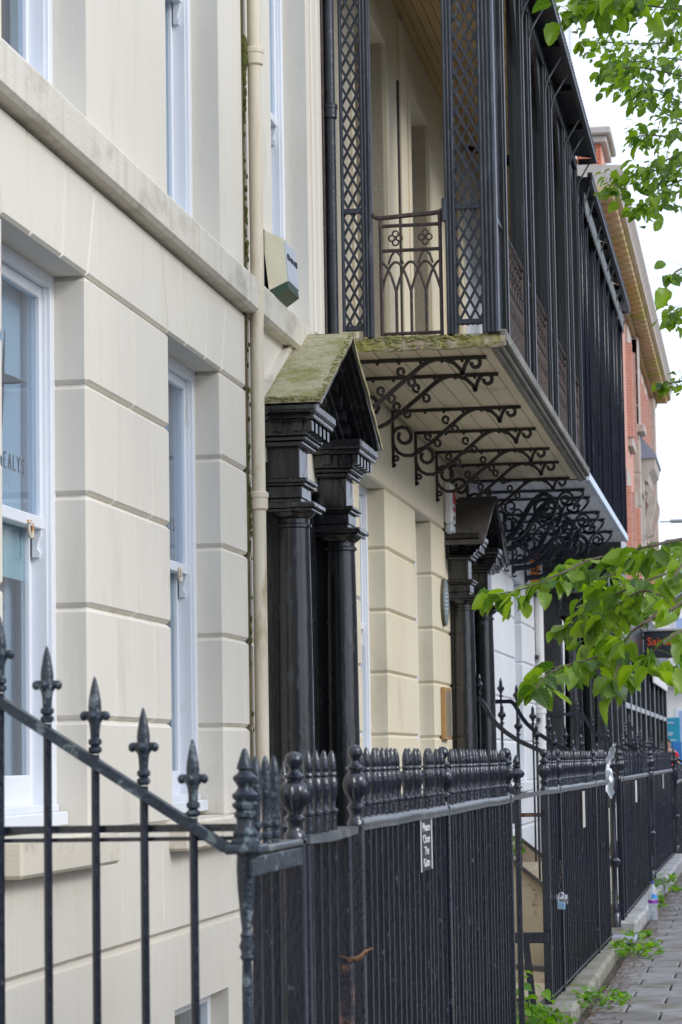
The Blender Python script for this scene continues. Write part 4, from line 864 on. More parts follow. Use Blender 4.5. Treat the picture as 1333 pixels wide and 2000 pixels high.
# ------------------------------------------------------------------ front railings
def meshes():
    d = {}
    d['bar'] = MB().box(-.011, .011, -.0115, .0115, 0, 1.205).mesh('railing_bar', M['iron_bar'])
    d['bullet'] = MB().lathe([(.011, 0), (.011, .055), (.0145, .060), (.0145, .066), (.0095, .071), (.0080, .085), (.0098, .10), (.0135, .122), (.0145, .14), (.0125, .153), (.0088, .160), (.0125, .164), (.0125, .170), (.0098, .174), (.0108, .180), (.0115, .192), (.0095, .212), (.0052, .228), (.0018, .234)], 12); d['bullet'] = MB().add([(v[0] * 1.18, v[1] * 1.18, v[2]) for v in d['bullet'].v], d['bullet'].f, True).mesh('spike_finial', M['iron'])
    d['bullet_far'] = MB().lathe([(.011, 0), (.016, .06), (.010, .075), (.017, .135), (.010, .16), (.015, .167), (.0128, .18), (.0125, .195), (.002, .234)], 8).mesh('spike_finial', M['iron_bar'])
    SCX = lambda mb, k: (setattr(mb, 'v', [(v[0] * k, v[1] * k, v[2]) for v in mb.v]), mb)[1]
    d['tallbullet'] = MB().lathe([(.0125, 0), (.0125, .012), (.019, .018), (.019, .026), (.0125, .032), (.013, .040), (.019, .045), (.019, .053), (.013, .058), (.0145, .085), (.016, .125), (.019, .132), (.0165, .140), (.0175, .150), (.0165, .175), (.0125, .197), (.006, .212), (.002, .217)], 14); d['tallbullet'] = SCX(d['tallbullet'], .80).mesh('spike_finial', M['iron_chip'])
    d['melon'] = MB().lathe([(.034, 0), (.034, .012), (.026, .02), (.022, .03), (.026, .045), (.034, .052), (.034, .058), (.022, .066), (.024, .078), (.040, .092), (.050, .110), (.052, .125), (.048, .140), (.036, .152), (.024, .160), (.026, .165), (.037, .170), (.037, .175), (.022, .181), (.015, .192), (.018, .198), (.027, .206), (.030, .218), (.027, .230), (.018, .238), (.006, .242)], 40, flute=(14, .16, .078, .150)); d['melon'] = SCX(d['melon'], .74).mesh('melon_finial', M['iron'])
    d['spear'] = MB().lathe([(.046, 0), (.046, .012), (.036, .022), (.040, .034), (.034, .045), (.028, .055), (.028, .075), (.036, .082), (.036, .092), (.028, .100), (.040, .110), (.042, .118), (.030, .126), (.040, .135), (.042, .145), (.028, .155), (.022, .165), (.030, .178), (.038, .188), (.038, .196), (.022, .207), (.019, .214), (.026, .219), (.025, .226), (.017, .248), (.008, .272), (.002, .278)], 12); d['spear'] = SCX(d['spear'], .76).mesh('spear_finial', M['iron_chip'])
    f = MB().lathe([(.0105, 0), (.0185, .006), (.0185, .014), (.0115, .019), (.0185, .024), (.0185, .033), (.0125, .038), (.014, .06), (.019, .085), (.020, .095), (.0175, .103), (.0185, .11), (.0165, .13), (.010, .16), (.004, .180), (.001, .184)], 14)
    for a in range(4):
        cx, sy = math.cos(a * math.pi / 2), math.sin(a * math.pi / 2)
        f.tube([(.008 * cx, .008 * sy, .078), (.022 * cx, .022 * sy, .094), (.032 * cx, .032 * sy, .093)], [.010, .010, .009], 6); f.ball((.031 * cx, .031 * sy, .090), .0115, 6)
    d['fleur'] = SCX(f, .88).mesh('fleur_finial', M['iron_chip'])
    d['acorn'] = MB().lathe([(.012, 0), (.012, .05), (.026, .055), (.026, .064), (.014, .07), (.012, .09), (.022, .10), (.022, .106), (.016, .112), (.034, .122), (.042, .138), (.040, .152), (.024, .172), (.016, .182), (.021, .187), (.021, .195), (.015, .20), (.019, .215), (.017, .228), (.006, .255), (.001, .262)], 24, flute=(9, .16, .115, .165)).mesh('acorn_finial', M['iron'])
    d['stud'] = MB().lathe([(.01, 0), (.01, .04), (.026, .045), (.03, .06), (.02, .075), (.012, .09), (.02, .10), (.024, .12), (.018, .14), (.008, .15), (.006, .19), (.002, .195)], 12).mesh('ball_finial', M['iron'])
    return d
MS = meshes()
def inst(name, me, parent, loc): return link(name, me, parent, loc)
ZR = 1.255
def railing(label, p0, p1, n, posts, zb, zr=ZR, far=False, chip=None, group='front railings along the pavement', barm=None, melon_end=True, stile=True):
    t = thing('iron_railing', (p0[0], p0[1], zb), label, 'railing', group)
    P = lambda u: (p0[0] + (p1[0] - p0[0]) * u, p0[1] + (p1[1] - p0[1]) * u)
    rail = MB(); a, b = P(0), P(1)
    wob = [(P(i / 12)[0] + rnd.uniform(-.003, .003), P(i / 12)[1], zr + rnd.uniform(-.003, .003)) for i in range(13)]
    rail.tube(wob, .022, 10); rail.tube([(v[0], v[1], v[2] - .012) for v in wob], 1, flat=(.012, .040), up=(0, 0, 1))
    obj('top_rail', rail, M['iron_rail'], t)
    obj('bottom_rail', MB().tube([(a[0], a[1], zb + .035), (b[0], b[1], zb + .035)], 1, flat=(.012, .036), up=(0, 0, 1)), M['iron'], t)
    bm_ = MB().box(-.011, .011, -.0115, .0115, 0, zr - zb).mesh('railing_bar', M['iron_bar'])
    for i in range(n):
        u = (i + .7) / (n + .4); x, y = P(u)
        if any(abs(y - (P(q)[1])) < .055 for q in posts): continue
        o = inst('bar', bm_, t, (x + rnd.uniform(-.002, .002), y, zb)); o.rotation_euler = (rnd.gauss(0, .0012), rnd.gauss(0, .0016), 0)
        f = inst('finial', MS['bullet_far'] if far else MS['bullet'], o, (x, y, zr)); f.rotation_euler = (rnd.gauss(0, .02), rnd.gauss(0, .02), rnd.random() * 6)
    pm = MB().cbox(-.023, .023, -.023, .023, 0, zr - zb + .005, .004).mesh('railing_post', M['iron'])
    for q in posts:
        x, y = P(q); o = inst('post', pm, t, (x, y, zb)); inst('finial', MS['melon'], o, (x, y, zr))
    return t
R1 = railing('long dense black railing of bullet tips with a small notice hung on it', (1.60, 7.84), (1.60, 12.80), 38, [0.0, .45, .965], .06)
R2 = railing('black railing held by a padlock between two open gaps', (1.585, 15.05), (1.64, 20.35), 40, [0.0, .16, .72], .06)
R3 = railing('black railing behind the plastic water bottle', (1.64, 22.0), (1.64, 27.6), 42, [0.0, .07, .985], .10, far=True)
R4 = railing('black railing standing on the raised pale plinth', (1.64, 28.5), (1.66, 34.6), 46, [0.0, .04, .97], .16, far=True)
R5 = railing('farthest black railing at the end of the terrace', (1.66, 36.2), (1.60, 43.5), 44, [0.0, .5, .99], .0, zr=1.08, far=True)
# heavy turned newels at the railing ends
def newel(x, y, z0, label, r=1.0, top=None):
    t = thing('newel_post', (x, y, z0), label, 'post', 'turned iron newels')
    H = ZR - z0
    obj('turned_shaft', MB().lathe([(.045 * r, 0), (.045 * r, .10), (.03 * r, .12), (.036 * r, .16), (.024 * r, .20), (.024 * r, H * .40), (.045 * r, H * .43), (.052 * r, H * .45), (.03 * r, H * .47), (.036 * r, H * .52), (.026 * r, H * .60), (.024 * r, H * .86), (.034 * r, H * .9), (.04 * r, H * .95), (.036 * r, H)], 16, (x, y, z0)), M['iron'], t)
    inst('finial', MS['melon'], t, (x, y, ZR)); return t
newel(1.60, 21.75, .06, 'turned iron newel just before the railing behind the bottle')
newel(1.64, 28.25, .12, 'turned iron newel between the two farther railings')
newel(1.68, 35.4, .14, 'turned iron newel beyond the raised pale plinth')

# nearest corner: spear post, three leaning bars, gate
T0 = thing('railing_corner', (1.60, 6.12, 0), 'short railing return with a spear topped turned post and three leaning bars', 'railing')
px, py = 1.60, 6.12
knop = lambda z: [(.016, z - .035), (.024, z - .026), (.019, z - .016), (.027, z), (.019, z + .016), (.023, z + .026), (.016, z + .035)]
prof = [(.022, 0)] + knop(.25) + knop(.50)[0:0] + knop(.62) + [(.019, .72)] + knop(.80)[0:0] + [(.0185, .95)] + knop(1.02) + [(.020, 1.10), (.026, 1.16), (.028, 1.20), (.026, 1.235), (.040, 1.245)]
prof = [(r * (.70 if z < 1.08 else .82), z) for r, z in prof]; obj('turned_post', MB().lathe(prof, 16, (px, py, 0)), M['iron_chip'], T0)
obj('cap_block', MB().cbox(px - .045, px + .045, py - .045, py + .06, 1.235, 1.258, .006), M['iron_chip'], T0)
obj('spear_finial', MB().add([(v.co.x + px, v.co.y + py, v.co.z * .82 + 1.255) for v in MS['spear'].vertices], [tuple(p.vertices) for p in MS['spear'].polygons], True), M['iron_chip'], T0)
obj('top_rail', MB().cbox(px - .026, px + .026, py, 6.84, 1.232, 1.250, .005), M['iron_rail'], T0)
obj('flat_strap', MB().cbox(px + .012, px + .024, py - .03, 6.76, 1.182, 1.228, .003), M['iron_chip'], T0)
lm = MB().box(-.011, .011, -.0095, .0095, 0, 1.24).mesh('railing_bar', M['iron_bar'])
for yy, ln in ((6.255, 0), (6.40, .012), (6.53, .02)):
    o = inst('bar', lm, T0, (px, yy, 0)); o.rotation_euler = (ln, 0, 0)
    fo = inst('finial', MS['tallbullet'], o, (px, yy, 0)); fo.location = (0, 0, 1.248)
o = obj('melon_post', MB().cbox(px - .026, px + .026, 6.76, 6.812, 0, 1.25, .004), M['iron_bar'], T0); f = inst('finial', MS['melon'], o, (px, 6.787, 1.25)); f.scale = (1.1, 1.1, .93)
GT = thing('gate', (1.60, 6.85, 0), 'narrow black gate tied shut with rusty wire', 'gate')
obj('top_rail', MB().tube([(px, 6.84, 1.245), (px + .004, 7.2, 1.24), (px + .01, 7.62, 1.248)], 1, flat=(.022, .06), up=(0, 0, 1)), M['iron_rail'], GT)
obj('hinge_stile', MB().cbox(px - .022, px + .022, 6.875, 6.915, .02, 1.235, .004), M['iron_bar'], GT); obj('latch_stile', MB().cbox(px - .02, px + .024, 7.56, 7.60, .86, 1.24, .004), M['iron_bar'], GT); obj('latch_stile', MB().cbox(px - .02, px + .024, 7.56, 7.60, .02, .52, .004), M['iron_bar'], GT); obj('rusted_section', MB().cbox(px - .021, px + .025, 7.559, 7.601, .50, .87, .005), M['stile_rust'], GT)
for i in range(4):
    yy = 7.0 + i * .135
    o = inst('bar', lm, GT, (px, yy, .02)); inst('finial', MS['bullet'], o, (px, yy, 1.245))
obj('lower_rail', MB().box(px - .008, px + .008, 6.9, 7.57, .10, .14), M['iron'], GT)
obj('back_post', MB().box(1.42, 1.445, 7.55, 7.575, 0, 1.2).lathe([(.0125, 0), (.02, .06), (.010, .075), (.022, .135), (.010, .16), (.018, .167), (.015, .18), (.012, .21), (.002, .25)], 10, (1.4325, 7.5625, 1.2)), M['iron'], GT)
TI = thing('wire_tie', (1.61, 7.58, .87), 'twisted rusty wire tying the narrow gate to its post', 'wire')
q = MB()
for k_ in range(2):
    q.tube([(1.628 + .006 * math.sin(i * 1.1 + k_ * 3.1), 7.50 + i * .014, .885 + .006 * math.cos(i * 1.1 + k_ * 3.1) - .010 * math.sin(i / 24 * 3.1)) for i in range(25)], .0026, 5)
q.tube([(1.628, 7.50, .885), (1.60, 7.545, .89), (1.575, 7.58, .885), (1.60, 7.62, .88), (1.63, 7.60, .875)], .0026, 5); q.tube([(1.628, 7.80, .885), (1.64, 7.86, .89), (1.60, 7.875, .893), (1.57, 7.84, .89)], .0026, 5)
obj('wire_strands', q, M['rope'], TI)
# link rails across the open gap
GP = thing('gate', (1.6, 12.9, 0), 'see-through black gate of few bars before the sandy steps', 'gate')
obj('top_rail', MB().box(1.585, 1.615, 12.83, 15.02, ZR - .012, ZR + .01), M['iron'], GP); obj('second_rail', MB().box(1.05, 1.57, 14.93, 14.95, 1.115, 1.137), M['iron_rust'], GP)
obj('low_rail', MB().box(1.30, 1.60, 14.92, 14.96, .41, .47), M['iron'], GP)
o = obj('bar', MB().cbox(1.586, 1.614, 13.15, 13.178, .02, ZR, .003), M['iron'], GP)
f = inst('finial', MS['acorn'], o, (1.60, 13.164, ZR)); f.scale = (1, 1, .8)
obj('prop', MB().tube([(1.47, 14.94, .41), (1.50, 14.94, .1), (1.53, 14.94, -.3)], 1, flat=(.035, .045), up=(1, 0, 0)), M['iron'], GP)

# ------------------------------------------------------------------ stair railings
def stair_railing(label, y, path, bars, mesh, zb, m, group='stair railings from the doors', rail_w=(.028, .042), fh=.0, scale=1.0, zoff=0.0):
    t = thing('stair_railing', (path[0][0], y, 0), label, 'railing', group)
    obj('handrail', MB().tube([(p[0], y, p[1]) for p in path], 1, flat=rail_w, up=(0, 0, 1) if len(path) < 4 else None) if len(path) < 4 else MB().tube([(p[0], y, p[1]) for p in path], .5, flat=(rail_w[0] * 2, rail_w[1] * 2), up=(0, 1, 0)), m, t)
    def zat(x):
        for a, b in zip(path, path[1:]):
            if a[0] <= x <= b[0]: return a[1] + (b[1] - a[1]) * (x - a[0]) / max(1e-6, b[0] - a[0])
        return path[-1][1]
    for x in bars:
        z = zat(x); bb = zb(x) if callable(zb) else zb
        o = obj('bar', MB().tube([(x, y, bb), (x, y, z + .02)], .0105, 8), M['iron_bar'] if m is M['iron_chip'] else M['iron'], t)
        f = inst('finial', mesh, o, (x, y, z + zoff)); f.scale = (scale, scale, scale)
    return t
fg = stair_railing('nearest slanting stair railing with fleur finials and chipped blue black handrail', 6.12, [(.05, 1.86), (.50, 1.86), (.62, 1.845), (1.004, 1.604), (1.551, 1.251), (1.60, 1.243)],
                   [.18, .30, .42, .53, .65, .77, .887, 1.004, 1.121, 1.238, 1.356, 1.475], MS['fleur'], 0.0, M['iron_chip'], rail_w=(.040, .024), zoff=.022)
obj('horizontal_rail', MB().box(.05, 1.585, 6.15, 6.168, 1.287, 1.305).box(.05, 1.585, 6.15, 6.162, 1.266, 1.276), M['iron'], fg)
def ogee(x0, zl, x1, z1, x2, z2):   # level, curve down, straight to the street
    return [(x0, zl), (x1 - .02, zl)] + smooth2([(x1 - .02, zl), (x1 + .02, zl - .02), (x1 + .10, zl - .18), (x1 + .21, zl - .30), (x1 + .36, z1)], 2)[1:] + [(x2, z2)]
s2a = stair_railing('left stair railing curving down from the small dark porch', 24.4, ogee(.0, 2.0, .25, 1.60, 1.62, 1.12), [.085, .247, .452, .602, .77, .93, 1.10, 1.28, 1.45], MS['acorn'], lambda x: max(.05, .62 - max(0, x - .1) * .75), M['iron'], scale=.93)
s2b = stair_railing('right stair railing curving down from the small dark porch', 26.75, ogee(.05, 2.02, .335, 1.62, 1.62, 1.10), [.22, .38, .54, .70, .86, 1.02, 1.18, 1.34], MS['acorn'], lambda x: max(.05, .62 - max(0, x - .1) * .75), M['iron'], scale=.93)
for yy, lab, b0 in ((34.2, 'left stair railing of the tall portico', .30), (38.0, 'right stair railing of the tall portico', .25), (42.6, 'stair railing in front of the white pier', .3), (47.0, 'last stair railing near the charcoal shopfront', .35)):
    stair_railing(lab, yy, ogee(.1, 2.0, .55, 1.62, 1.66, 1.22), [b0 + .19 * i for i in range(7)], MS['stud'], .1, M['iron'])

# ------------------------------------------------------------------ door steps bridging the basement area
def steps(label, y0, y1, n, zt):
    t = thing('door_steps', (.8, y0, 0), label, 'steps')
    for i in range(n):
        x1 = .36 + i * .27; z = zt - i * zt / (n)
        obj('step', MB().cbox(-.0 if i == 0 else x1 - .28, x1, y0 + .05, y1 - .05, z - zt / n, z, .01), M['stepstone'], t)
    xs = .36 + (n - 1) * .27
    obj('landing_slab', MB().cbox(xs + .002, 1.50, y0 + .05, y1 - .05, -.12, .0, .01), M['stepstone'], t)
    fl = [(0.0, zt + .03), (.36, zt + .03), (xs + .12, .10), (1.5, .06)]
    ar = [(1.5 - .0, -.55)] + [(1.42 - 1.35 * (1 - math.cos(math.pi / 2 * k / 8)) if False else 1.5 - 1.3 * math.sin(math.pi / 2 * k / 8), -1.75 + 1.20 * math.cos(math.pi / 2 * k / 8)) for k in range(9)] + [(.18, -2.44), (.0, -2.44)]
    for yy in (y0, y1 - .05): obj('arched_flank', MB().prism(fl + ar, 'y', yy, yy + .05), M['stepstone'], t)
    for yy in (y0 - .015, y1 - .035): obj('string_capping', MB().tube([(.0, yy + .025, zt + .045), (.36, yy + .025, zt + .045), (xs + .12, yy + .025, .115), (1.5, yy + .025, .075)], 1, flat=(.03, .09), up=(0, 0, 1)), M['slateroof'], t)
    return t
steps('hidden front door steps behind the nearest gate', 15.0, 17.25, 3, .62)
steps('sandy rendered door steps over a dark arch, seen through the gap', 24.3, 26.85, 3, .60)
# basement stair handrail seen through the gap
BH = thing('handrail', (1.3, 18, 0), 'thin black slanting handrail seen through the railing gap', 'handrail')
obj('rail', MB().tube([(1.25, 15.6, .95), (1.02, 17.6, .55), (.9, 19.4, .12)], .014, 8), M['iron'], BH); obj('support', MB().tube([(.9, 19.4, .12), (.9, 19.4, -2.4)], .014, 8), M['iron'], BH)
structure('area_wall', MB().box(1.40, 1.498, -10, 60, -2.44, -.04), M['soil'])
UB = thing('meter_box', (0, 29.6, .9), 'dark meter box on the white wall seen through the gap', 'box')
obj('case', MB().cbox(.0, .12, 29.3, 29.75, .72, 1.12, .01), M['shopdark'], UB); obj('door_panel', MB().cbox(.12, .13, 29.34, 29.71, .76, 1.08, .004), M['iron'], UB)

# ------------------------------------------------------------------ small things on the railings and the pavement
NO = thing('notice', (1.625, 9.4, 1.1), 'small black and white notice hanging below the long railing rail', 'sign')
obj('backing', MB().box(1.613, 1.617, 9.22, 9.54, 1.055, 1.235), M['notice'], NO)
for yy in (9.22, 9.525): obj('border', MB().box(1.6172, 1.619, yy, yy + .015, 1.055, 1.235), M['noticew'], NO)
for i, s_ in enumerate(('Please', 'Close', 'The', 'Gate')):
    text('lettering', s_, .043, (1.618, 9.38, 1.195 - i * .042), (R(90), 0, R(90)), M['noticew'], NO, .001, 'CENTER', 2.0)
def tagthing(label, x, y, z, w, h, m=None):
    t = tag(obj('sticker', MB().cbox(x, x + .004, y, y + w, z, z + h, .001), m or M['tag']), label, 'sticker'); return t
tagthing('long grey tag stuck below the padlocked railing rail', 1.632, 17.55, .98, .22, .24)
tagthing('torn white notice on the railing behind the bottle', 1.655, 24.6, 1.02, .26, .20, M['plastic_w'])
tagthing('pale sticker on the railing above the raised plinth', 1.672, 31.1, 1.06, .28, .17, M['tag'])
PK = thing('padlock', (1.62, 15.35, .6), 'blue bodied padlock with steel shackle hanging on a chain', 'padlock')
yk, zk, xk = 15.30, .575, 1.648
obj('body', MB().cbox(xk - .024, xk + .022, yk - .012, yk + .012, zk, zk + .042, .004), M['blueplate'], PK)
obj('shackle', MB().tube([(xk - .017, yk, zk + .04), (xk - .017, yk, zk + .078)] + [(xk - .017 * math.cos(R(a)), yk, zk + .078 + .017 * math.sin(R(a))) for a in range(15, 166, 15)] + [(xk + .017, yk, zk + .078), (xk + .017, yk, zk + .04)], .0042, 8), M['steel'], PK)
CHN = thing('chain', (1.61, 15.4, .7), 'dark chain looped round the padlocked railing post', 'chain')
for i in range(9):
    a = i * .9; c = Vector((xk - .006 - .006 * math.sin(i * .8), yk + .02 + .006 * i, zk + .085 + .022 * i)); q = MB()
    u_, v_ = (Vector((1, 0, 0)), Vector((0, 0, 1))) if i % 2 else (Vector((0, 1, 0)), Vector((0, 0, 1)))
    q.tube([c + u_ * .007 * math.cos(R(g)) + v_ * .014 * math.sin(R(g)) for g in range(0, 361, 45)], .0028, 5); obj('link', q, M['iron_rust'], CHN)
KN = thing('lock_case', (1.63, 15.6, .62), 'round steel lock case behind the padlock', 'lock')
obj('drum', MB().prism([(15.62 + .045 * math.cos(R(a)), .615 + .030 * math.sin(R(a))) for a in range(0, 360, 24)], 'x', 1.60, 1.66), M['steel'], KN); obj('lever', MB().box(1.66, 1.666, 15.59, 15.65, .61, .62), M['iron'], KN)
# plastic bag caught on the railing end
BG = thing('plastic_bag', (1.66, 20.3, 1.3), 'white plastic bag knotted round the end of the padlocked railing', 'bag')
def lobe(c, d, L_, w, bend):
    q = MB(); n = 8; vs = []; fs = []
    c = Vector(c); d = Vector(d).normalized(); sd = d.cross(Vector((.2, 1, .1))).normalized(); nn = d.cross(sd)
    for i in range(n + 1):
        t = i / n; ww = w * math.sin(math.pi * min(.97, t * .86 + .06)) ** .7
        for j in range(5):
            s_ = j / 4 * 2 - 1; vs.append(c + d * L_ * t + sd * ww * s_ + nn * (bend * t * t + .022 * math.cos(s_ * 3.4) * math.sin(t * 5 + 1) + rnd.uniform(-.012, .012)) + sd * rnd.uniform(-.008, .008) + d * rnd.uniform(-.01, .01))
    for i in range(n):
        for j in range(4): fs.append((i * 5 + j, i * 5 + j + 1, i * 5 + 6 + j, i * 5 + 5 + j))
    q.add(vs, fs, True); return q
bc = (1.655, 20.1, 1.37)
for d, L_, w in (((.38, -.1, .9), .19, .024), ((-.1, -.3, -.9), .17, .026), ((.16, -.1, -.9), .24, .038), ((-.25, .1, .9), .13, .03), ((.02, -.4, -.9), .12, .04)): obj('bag_fold', lobe(bc, d, L_, w, .03), M['bag'], BG)
obj('knot', MB().ball(bc, .022, 8), M['bag'], BG)
# white board with black ironwork before it, in the gap
WB = thing('white_board', (1.5, 23.0, .1), 'white board with round black ornaments beside the padlocked railing end', 'board')
obj('panel', MB().cbox(1.30, 1.56, 23.0, 23.03, .16, 1.0, .006), M['plastic_w'], WB); obj('foot', MB().box(1.30, 1.56, 22.98, 23.05, .02, .16), M['iron'], WB)
q = MB()
for z, r in ((.86, .075), (.66, .05), (.545, .045), (.44, .045)): q.ball((1.40, 22.97, z), r, 8, (1, .5, 1))
q.tube([(1.41 + .06 * math.cos(R(a)), 22.98, .28 + .085 * math.sin(R(a))) for a in range(0, 361, 24)], .018, 6)
obj('round_ornament', q, M['iron'], WB)
# bottle
BT = thing('water_bottle', (1.80, 23.6, 0), 'half full clear water bottle with blue and purple label on the pavement', 'bottle')
bp_ = (1.83, 23.6, 0)
prof = [(.030, 0), (.040, .004), (.041, .02), (.0395, .028), (.041, .036), (.041, .05), (.039, .058), (.041, .066), (.041, .085), (.038, .10), (.041, .115), (.041, .235), (.039, .255), (.030, .285), (.018, .308), (.0135, .318), (.0135, .325)]
obj('shell', MB().lathe(prof, 24, bp_), M['pet'], BT)
obj('water', MB().lathe([(.028, .002), (.0385, .006), (.0395, .02), (.038, .028), (.0395, .036), (.0395, .05), (.0375, .058), (.0395, .085), (.0365, .10), (.0395, .115), (.0395, .135)], 24, bp_), M['water'], BT)
def band(z0, z1, a0, a1, r, jag=0): 
    vs = []; n = 14
    for i in range(n + 1):
        a = R(a0 + (a1 - a0) * i / n); j = jag * (math.sin(i * 1.9) * .5 + math.sin(i * .8)); vs += [(bp_[0] + r * math.cos(a), bp_[1] + r * math.sin(a), z0), (bp_[0] + r * math.cos(a), bp_[1] + r * math.sin(a), z1 + j)]
    return MB().add(vs, [(2 * i, 2 * i + 2, 2 * i + 3, 2 * i + 1) for i in range(n)], True)
obj('label_blue', band(.19, .225, 258, 420, .0420, .010), M['label_b'], BT); obj('label_purple', band(.150, .180, 170, 420, .0421, .004), M['label_p'], BT)
obj('cap', MB().lathe([(.015, 0), (.016, .003), (.016, .018), (.014, .022)], 16, (bp_[0], bp_[1], .322)), M['cap'], BT)
# flat stone beside the newel
tag(obj('flat_stone', MB().cbox(1.58, 1.80, 20.9, 21.35, -.02, .03, .012), M['leadgrey']), 'blue grey flat stone at the foot of the newel', 'stone')

# ------------------------------------------------------------------ added unseen terraces that shape reflections in paint and glass; plain house behind
OP = thing('added_terrace', (17, 20, 0), 'added unseen grey terrace across the road, for reflections', 'building')  # added to vary reflections; street left open nearer for column highlights
obj('brick_wall', MB().box(17, 24, 19, 82, -.2, 8.6), M['opp'], OP); obj('roof', MB().prism([(16.6, 8.602), (24.4, 8.602), (20.5, 11.2)], 'y', 18.5, 82.5), M['lead'], OP)  # plain grey wall and roof of the added unseen terrace
for i in range(19, 38):
    for z in (1.0, 4.6): obj('window', MB().box(16.93, 16.998, -38.5 + i * 3.1, -37.3 + i * 3.1, z, z + 2.1), M['timber'], OP)  # windows of the added unseen terrace

BT_ = thing('added_terrace', (10, -46, 0), 'added unseen grey terrace behind the camera, for darker reflections', 'building')  # added out of view so that black paint mirrors something darker
obj('brick_wall', MB().box(-14, 34, -54, -46, -.2, 12.5), M['opp'], BT_); obj('roof', MB().prism([(-54.4, 12.502), (-45.6, 12.502), (-50, 15.5)], 'x', -14.5, 34.5), M['lead'], BT_)  # plain grey wall and roof of the added unseen terrace
for i in range(14):
    for z in (1.0, 4.6, 8.4): obj('window', MB().box(-12.5 + i * 3.3, -11.3 + i * 3.3, -45.998, -45.93, z, z + 2.1), M['timber'], BT_)  # windows of the added unseen terrace
HZ = thing('town_house', (0, -20, 0), 'plain cream house behind the camera before the first window', 'house', 'stucco houses in the terrace')
obj('wall', MB().box(-6, -.003, -46, 7.595, -2.45, 11), M['stucco'], HZ); obj('string_course', MB().prism(sp, 'y', -46, 7.595), M['string'], HZ)

# ------------------------------------------------------------------ beyond the terrace
WP = thing('white_pier', (0, 43.6, 0), 'white pier with moulded capital between the portico and the charcoal shopfront', 'pier')
obj('shaft', MB().cbox(-.1, .42, 43.6, 45.6, -.1, 3.05, .02), M['white'], WP)
obj('capital', MB().cbox(-.1, .50, 43.5, 45.7, 3.05, 3.12, .02).cbox(-.1, .46, 43.55, 45.65, 3.12, 3.38, .02).cbox(-.1, .55, 43.45, 45.75, 3.38, 3.48, .03).cbox(-.1, .62, 43.4, 45.8, 3.48, 3.58, .02), M['white'], WP)
obj('base', MB().cbox(-.1, .50, 43.5, 45.7, -.1, .25, .02), M['white'], WP)
obj('fascia', MB().cbox(-.1, .52, 43.4, 48.0, 3.6, 4.3, .02), M['white'], WP)

BB = thing('brick_building', (0, 50, 0), 'red brick building with a stained stone cornice at the end of the terrace', 'building')
y0, y1, xf = 50.0, 80.0, -.1
obj('brick_wall', MB().box(-6, xf, y0, y1, 4.1, 12.2), M['brickwall'], BB)
obj('brick_wall', MB().box(-6, xf - .05, 46.0, y0 - .003, -1, 4.0), M['white'], BB)
cor = [(xf - .3, 12.0), (xf + .10, 12.0), (xf + .14, 12.1), (xf + .14, 12.16), (xf + .50, 12.22), (xf + .56, 12.26), (xf + .56, 12.42), (xf + .60, 12.5), (xf + .66, 12.60), (xf + .66, 12.68), (xf - .3, 12.74)]
n = 20; dy = (y1 + .4 - 49.6) / n
for i in range(n):
    a = 49.6 + i * dy
    obj('cornice_stone', MB().prism(cor[:6] + [(xf + .40, 12.30), (xf - .3, 12.30)], 'y', a + .008, a + dy - .008), M['stone_y'], BB)
    obj('cornice_cap', MB().prism([(xf - .3, 12.302), (xf + .56, 12.302), (xf + .56, 12.42), (xf + .60, 12.5), (xf + .66, 12.60), (xf + .66, 12.68), (xf - .3, 12.74)], 'y', a + .008, a + dy - .008), M['stone'], BB)
q = MB()
for i in range(150): q.box(xf + .02, xf + .135, 50 + i * .2, 50.09 + i * .2, 12.02, 12.10)
for i in range(44): obj('modillion', MB().cbox(xf + .14, xf + .47, 49.9 + i * .69, 50.25 + i * .69, 12.09, 12.225, .02), M['stone_y'], BB)
d_ = obj('dentil_course', q, M['stone_y'], BB); d_['kind'] = 'stuff'
obj('cornice_return', MB().box(-6, xf - .3, 49.5, 49.996, 12.2, 12.74), M['stone'], BB)
CHM = obj('brick_pier', MB().box(-1.6, .12, 50.32, 52.0, 12.742, 13.28), M['mortar'], BB)
for r_ in range(7):
    for i in range(8):
        x1 = .125 - i * .225 + (.11 if r_ % 2 else 0)
        if x1 < -1.4: continue
        obj('brick', MB().cbox(max(-1.6, x1 - .215), min(x1, .125), 50.30, 50.33, 12.75 + r_ * .075, 12.815 + r_ * .075, .004), M['brick'], CHM)
obj('pier_side', MB().box(.12, .126, 50.33, 52.0, 12.745, 13.275), M['brickwall'], CHM)
obj('pier_coping', MB().cbox(-1.7, .24, 50.2, 52.1, 13.28, 13.42, .02).cbox(-1.7, .33, 50.1, 52.2, 13.42, 13.58, .03), M['stone'], BB)
